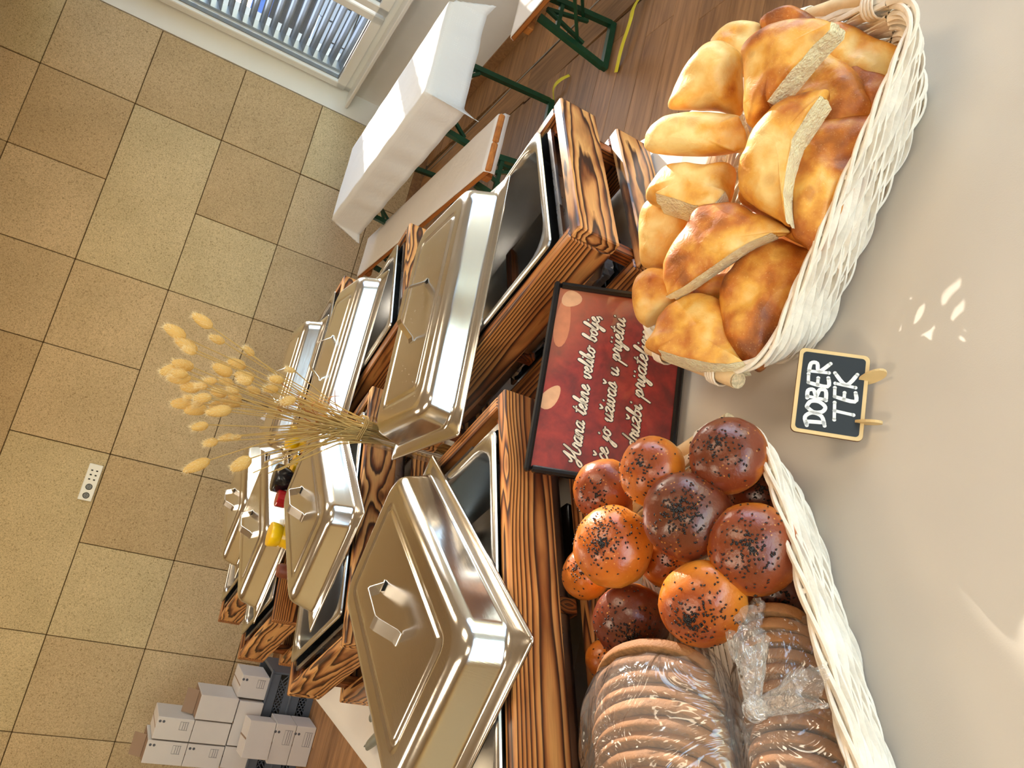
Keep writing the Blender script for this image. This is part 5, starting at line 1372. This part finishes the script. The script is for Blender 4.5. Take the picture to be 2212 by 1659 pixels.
for q in range(16):
    z0 = rnd.uniform(.27, .42); a = rnd.uniform(-1, 1); st = V(rnd.uniform(-.03, .03), rnd.uniform(-.02, .02), z0); P = smoothpts([st, st+V(a*.02, .0, .03), st+V(a*.045, -.005, .045+rnd.uniform(-.02, .02)), st+V(a*.06, 0, .03+rnd.uniform(-.03, .04))], 2)
    m = MB(); n_ = len(P); m.tube(P, [.0008+.0022*math.sin(PI*i/(n_-1)) for i in range(n_)], 5, True, .25); m.build('dry_leaf', mt['leaf'], t, True)
m = MB()
for q in range(3):
    m.tube([(.029*math.cos(2*PI*k/16), .027*math.sin(2*PI*k/16), .262+.004*q+.003*math.sin(4*PI*k/16)) for k in range(17)], .0012, 5, False)
m.build('twine', mt['stem'], t, True)

# ------------------------------------------------------------------ cartons and crates by the wall
def carton(x0, x1, z0, z1, y0, dep, label, openlid=False, yaw=0, lab=True):
    w_, h_ = x1-x0-.003, z1-z0-.003; t = thing('carton', label, 'box', ((x0+x1)/2, y0+dep/2, z0), yaw, 'white cartons stacked by the wall')
    m = MB(); m.box((0, 0, h_/2), (w_, dep, h_), bev=.002); b = m.build('box_body', mt['carton'], t)
    if lab:
        m = MB(); s_ = .2*w_
        for k in range(3): m.box((w_*.18, -dep/2-.0006, h_*.16+k*.012), (w_*.34, .0006, .0022))
        m.box((w_*.18, -dep/2-.0006, h_*.16+.04), (w_*.34, .0006, .0012)); m.box((w_*.36, -dep/2-.0006, h_*.16+.018), (.0015, .0006, .045)); m.box((0, -dep/2-.0006, h_*.16+.018), (.0015, .0006, .045))
        for k in range(2):
            m.lathe([(.003, 0), (.0075, 0), (.0075, .0006), (.003, .0006)], 12, (w_*.30, -dep/2-.0002, h_*.82+k*.02), Matrix.Rotation(PI/2, 3, 'X'))
        m.build('printed_marks', mt['print_'], t, kind='stuff')
    if openlid:
        m = MB(); m.box((0, -dep*.1, h_+.035), (w_, .003, .07), Matrix.Rotation(-.5, 3, 'X')); m.build('flap', mt['cartin'], t)
        m = MB(); m.box((0, 0, h_+.0015), (w_-.01, dep-.01, .002)); m.build('opening', mt['cartin'], t)
    else:
        m = MB(); m.box((0, 0, h_+.0004), (w_*.05, dep, .0008)); m.build('lid_seam', mt['cartin'], t)
    return t
def crate(x0, x1, z0, z1, y0, dep, label):
    w_, h_ = x1-x0, z1-z0; t = thing('plastic_crate', label, 'crate', ((x0+x1)/2, y0+dep/2, z0)); th = .012
    m = MB()
    for sx in (-1, 1): m.box((sx*(w_/2-th/2), 0, h_/2), (th, dep, h_), bev=.002)
    m.box((0, dep/2-th/2, h_/2), (w_-2*th, th, h_)); m.box((0, 0, th/2), (w_-2*th, dep-th*2, th))
    m.build('shell', mt['crate'], t)
    m = MB(); m.box((0, -dep/2+th/2, .02), (w_-2*th, th, .04)); m.box((0, -dep/2+th/2, h_-.03), (w_-2*th, th, .06), bev=.003); nx = 9
    for k in range(nx+1):
        xx = -w_/2+th+(w_-2*th)*k/nx
        for sg in (-1, 1):
            a, b_ = V(xx, -dep/2+th/2, .04), V(xx+sg*.06, -dep/2+th/2, h_-.06)
            if abs(b_.x) < w_/2-th: strut(m, a, b_, .005)
    m.build('lattice_front', mt['crate'], t)
    for zz in (h_-.004,):
        m = MB(); 
        for sy in (-1, 1): m.box((0, sy*(dep/2-.002), zz), (w_+.016, .014, .012), bev=.002)
        for sx in (-1, 1): m.box((sx*(w_/2+.001), 0, zz), (.014, dep-.02, .012), bev=.002)
        m.build('top_rim', mt['crate'], t)
YB = 4.75; cw = 'white carton '
crate(-1.64, -1.36, 0, .145, YB, .38, 'grey lattice crate under the left column of cartons')
crate(-1.64, -1.36, .145, .290, YB, .38, 'upper grey lattice crate under the left column of cartons')
crate(-1.345, -1.065, 0, .145, YB+.02, .38, 'grey crate on the floor behind the small cartons')
crate(-1.345, -1.065, .145, .290, YB+.02, .38, 'grey crate just below the right hand carton, nearest the stand')
carton(-1.63, -1.505, .440, .645, YB, .26, cw+'in the middle row at the left end of the stack')
carton(-1.63, -1.505, .645, .860, YB, .26, cw+'with a raised flap at the top left of the stack', True)
carton(-1.50, -1.378, .440, .645, YB, .26, cw+'in the middle row, second from the left', lab=False)
carton(-1.50, -1.378, .645, .845, YB, .26, cw+'at the top of the second column with print on its face')
carton(-1.372, -1.235, .440, .655, YB-.01, .26, cw+'with an open tilted top, standing right of the second column', True, lab=False)
carton(-1.235, -1.105, .292, .455, YB+.02, .26, cw+'on the grey crate at the right, with round symbols')
carton(-1.62, -1.50, .292, .438, YB, .26, cw+'lowest one at the left end, on the crate', lab=False)
carton(-1.495, -1.245, .292, .437, YB-.005, .26, cw+'lying wide beneath the middle row', lab=False)
carton(-1.50, -1.30, .235, .385, YB-.20, .17, cw+'half open, tilted in front of the stack', False, .12, False)
carton(-1.51, -1.29, .118, .235, YB-.20, .19, cw+'long low one above the lowest front carton')
carton(-1.51, -1.29, .001, .118, YB-.20, .19, cw+'lowest front one on the floor')
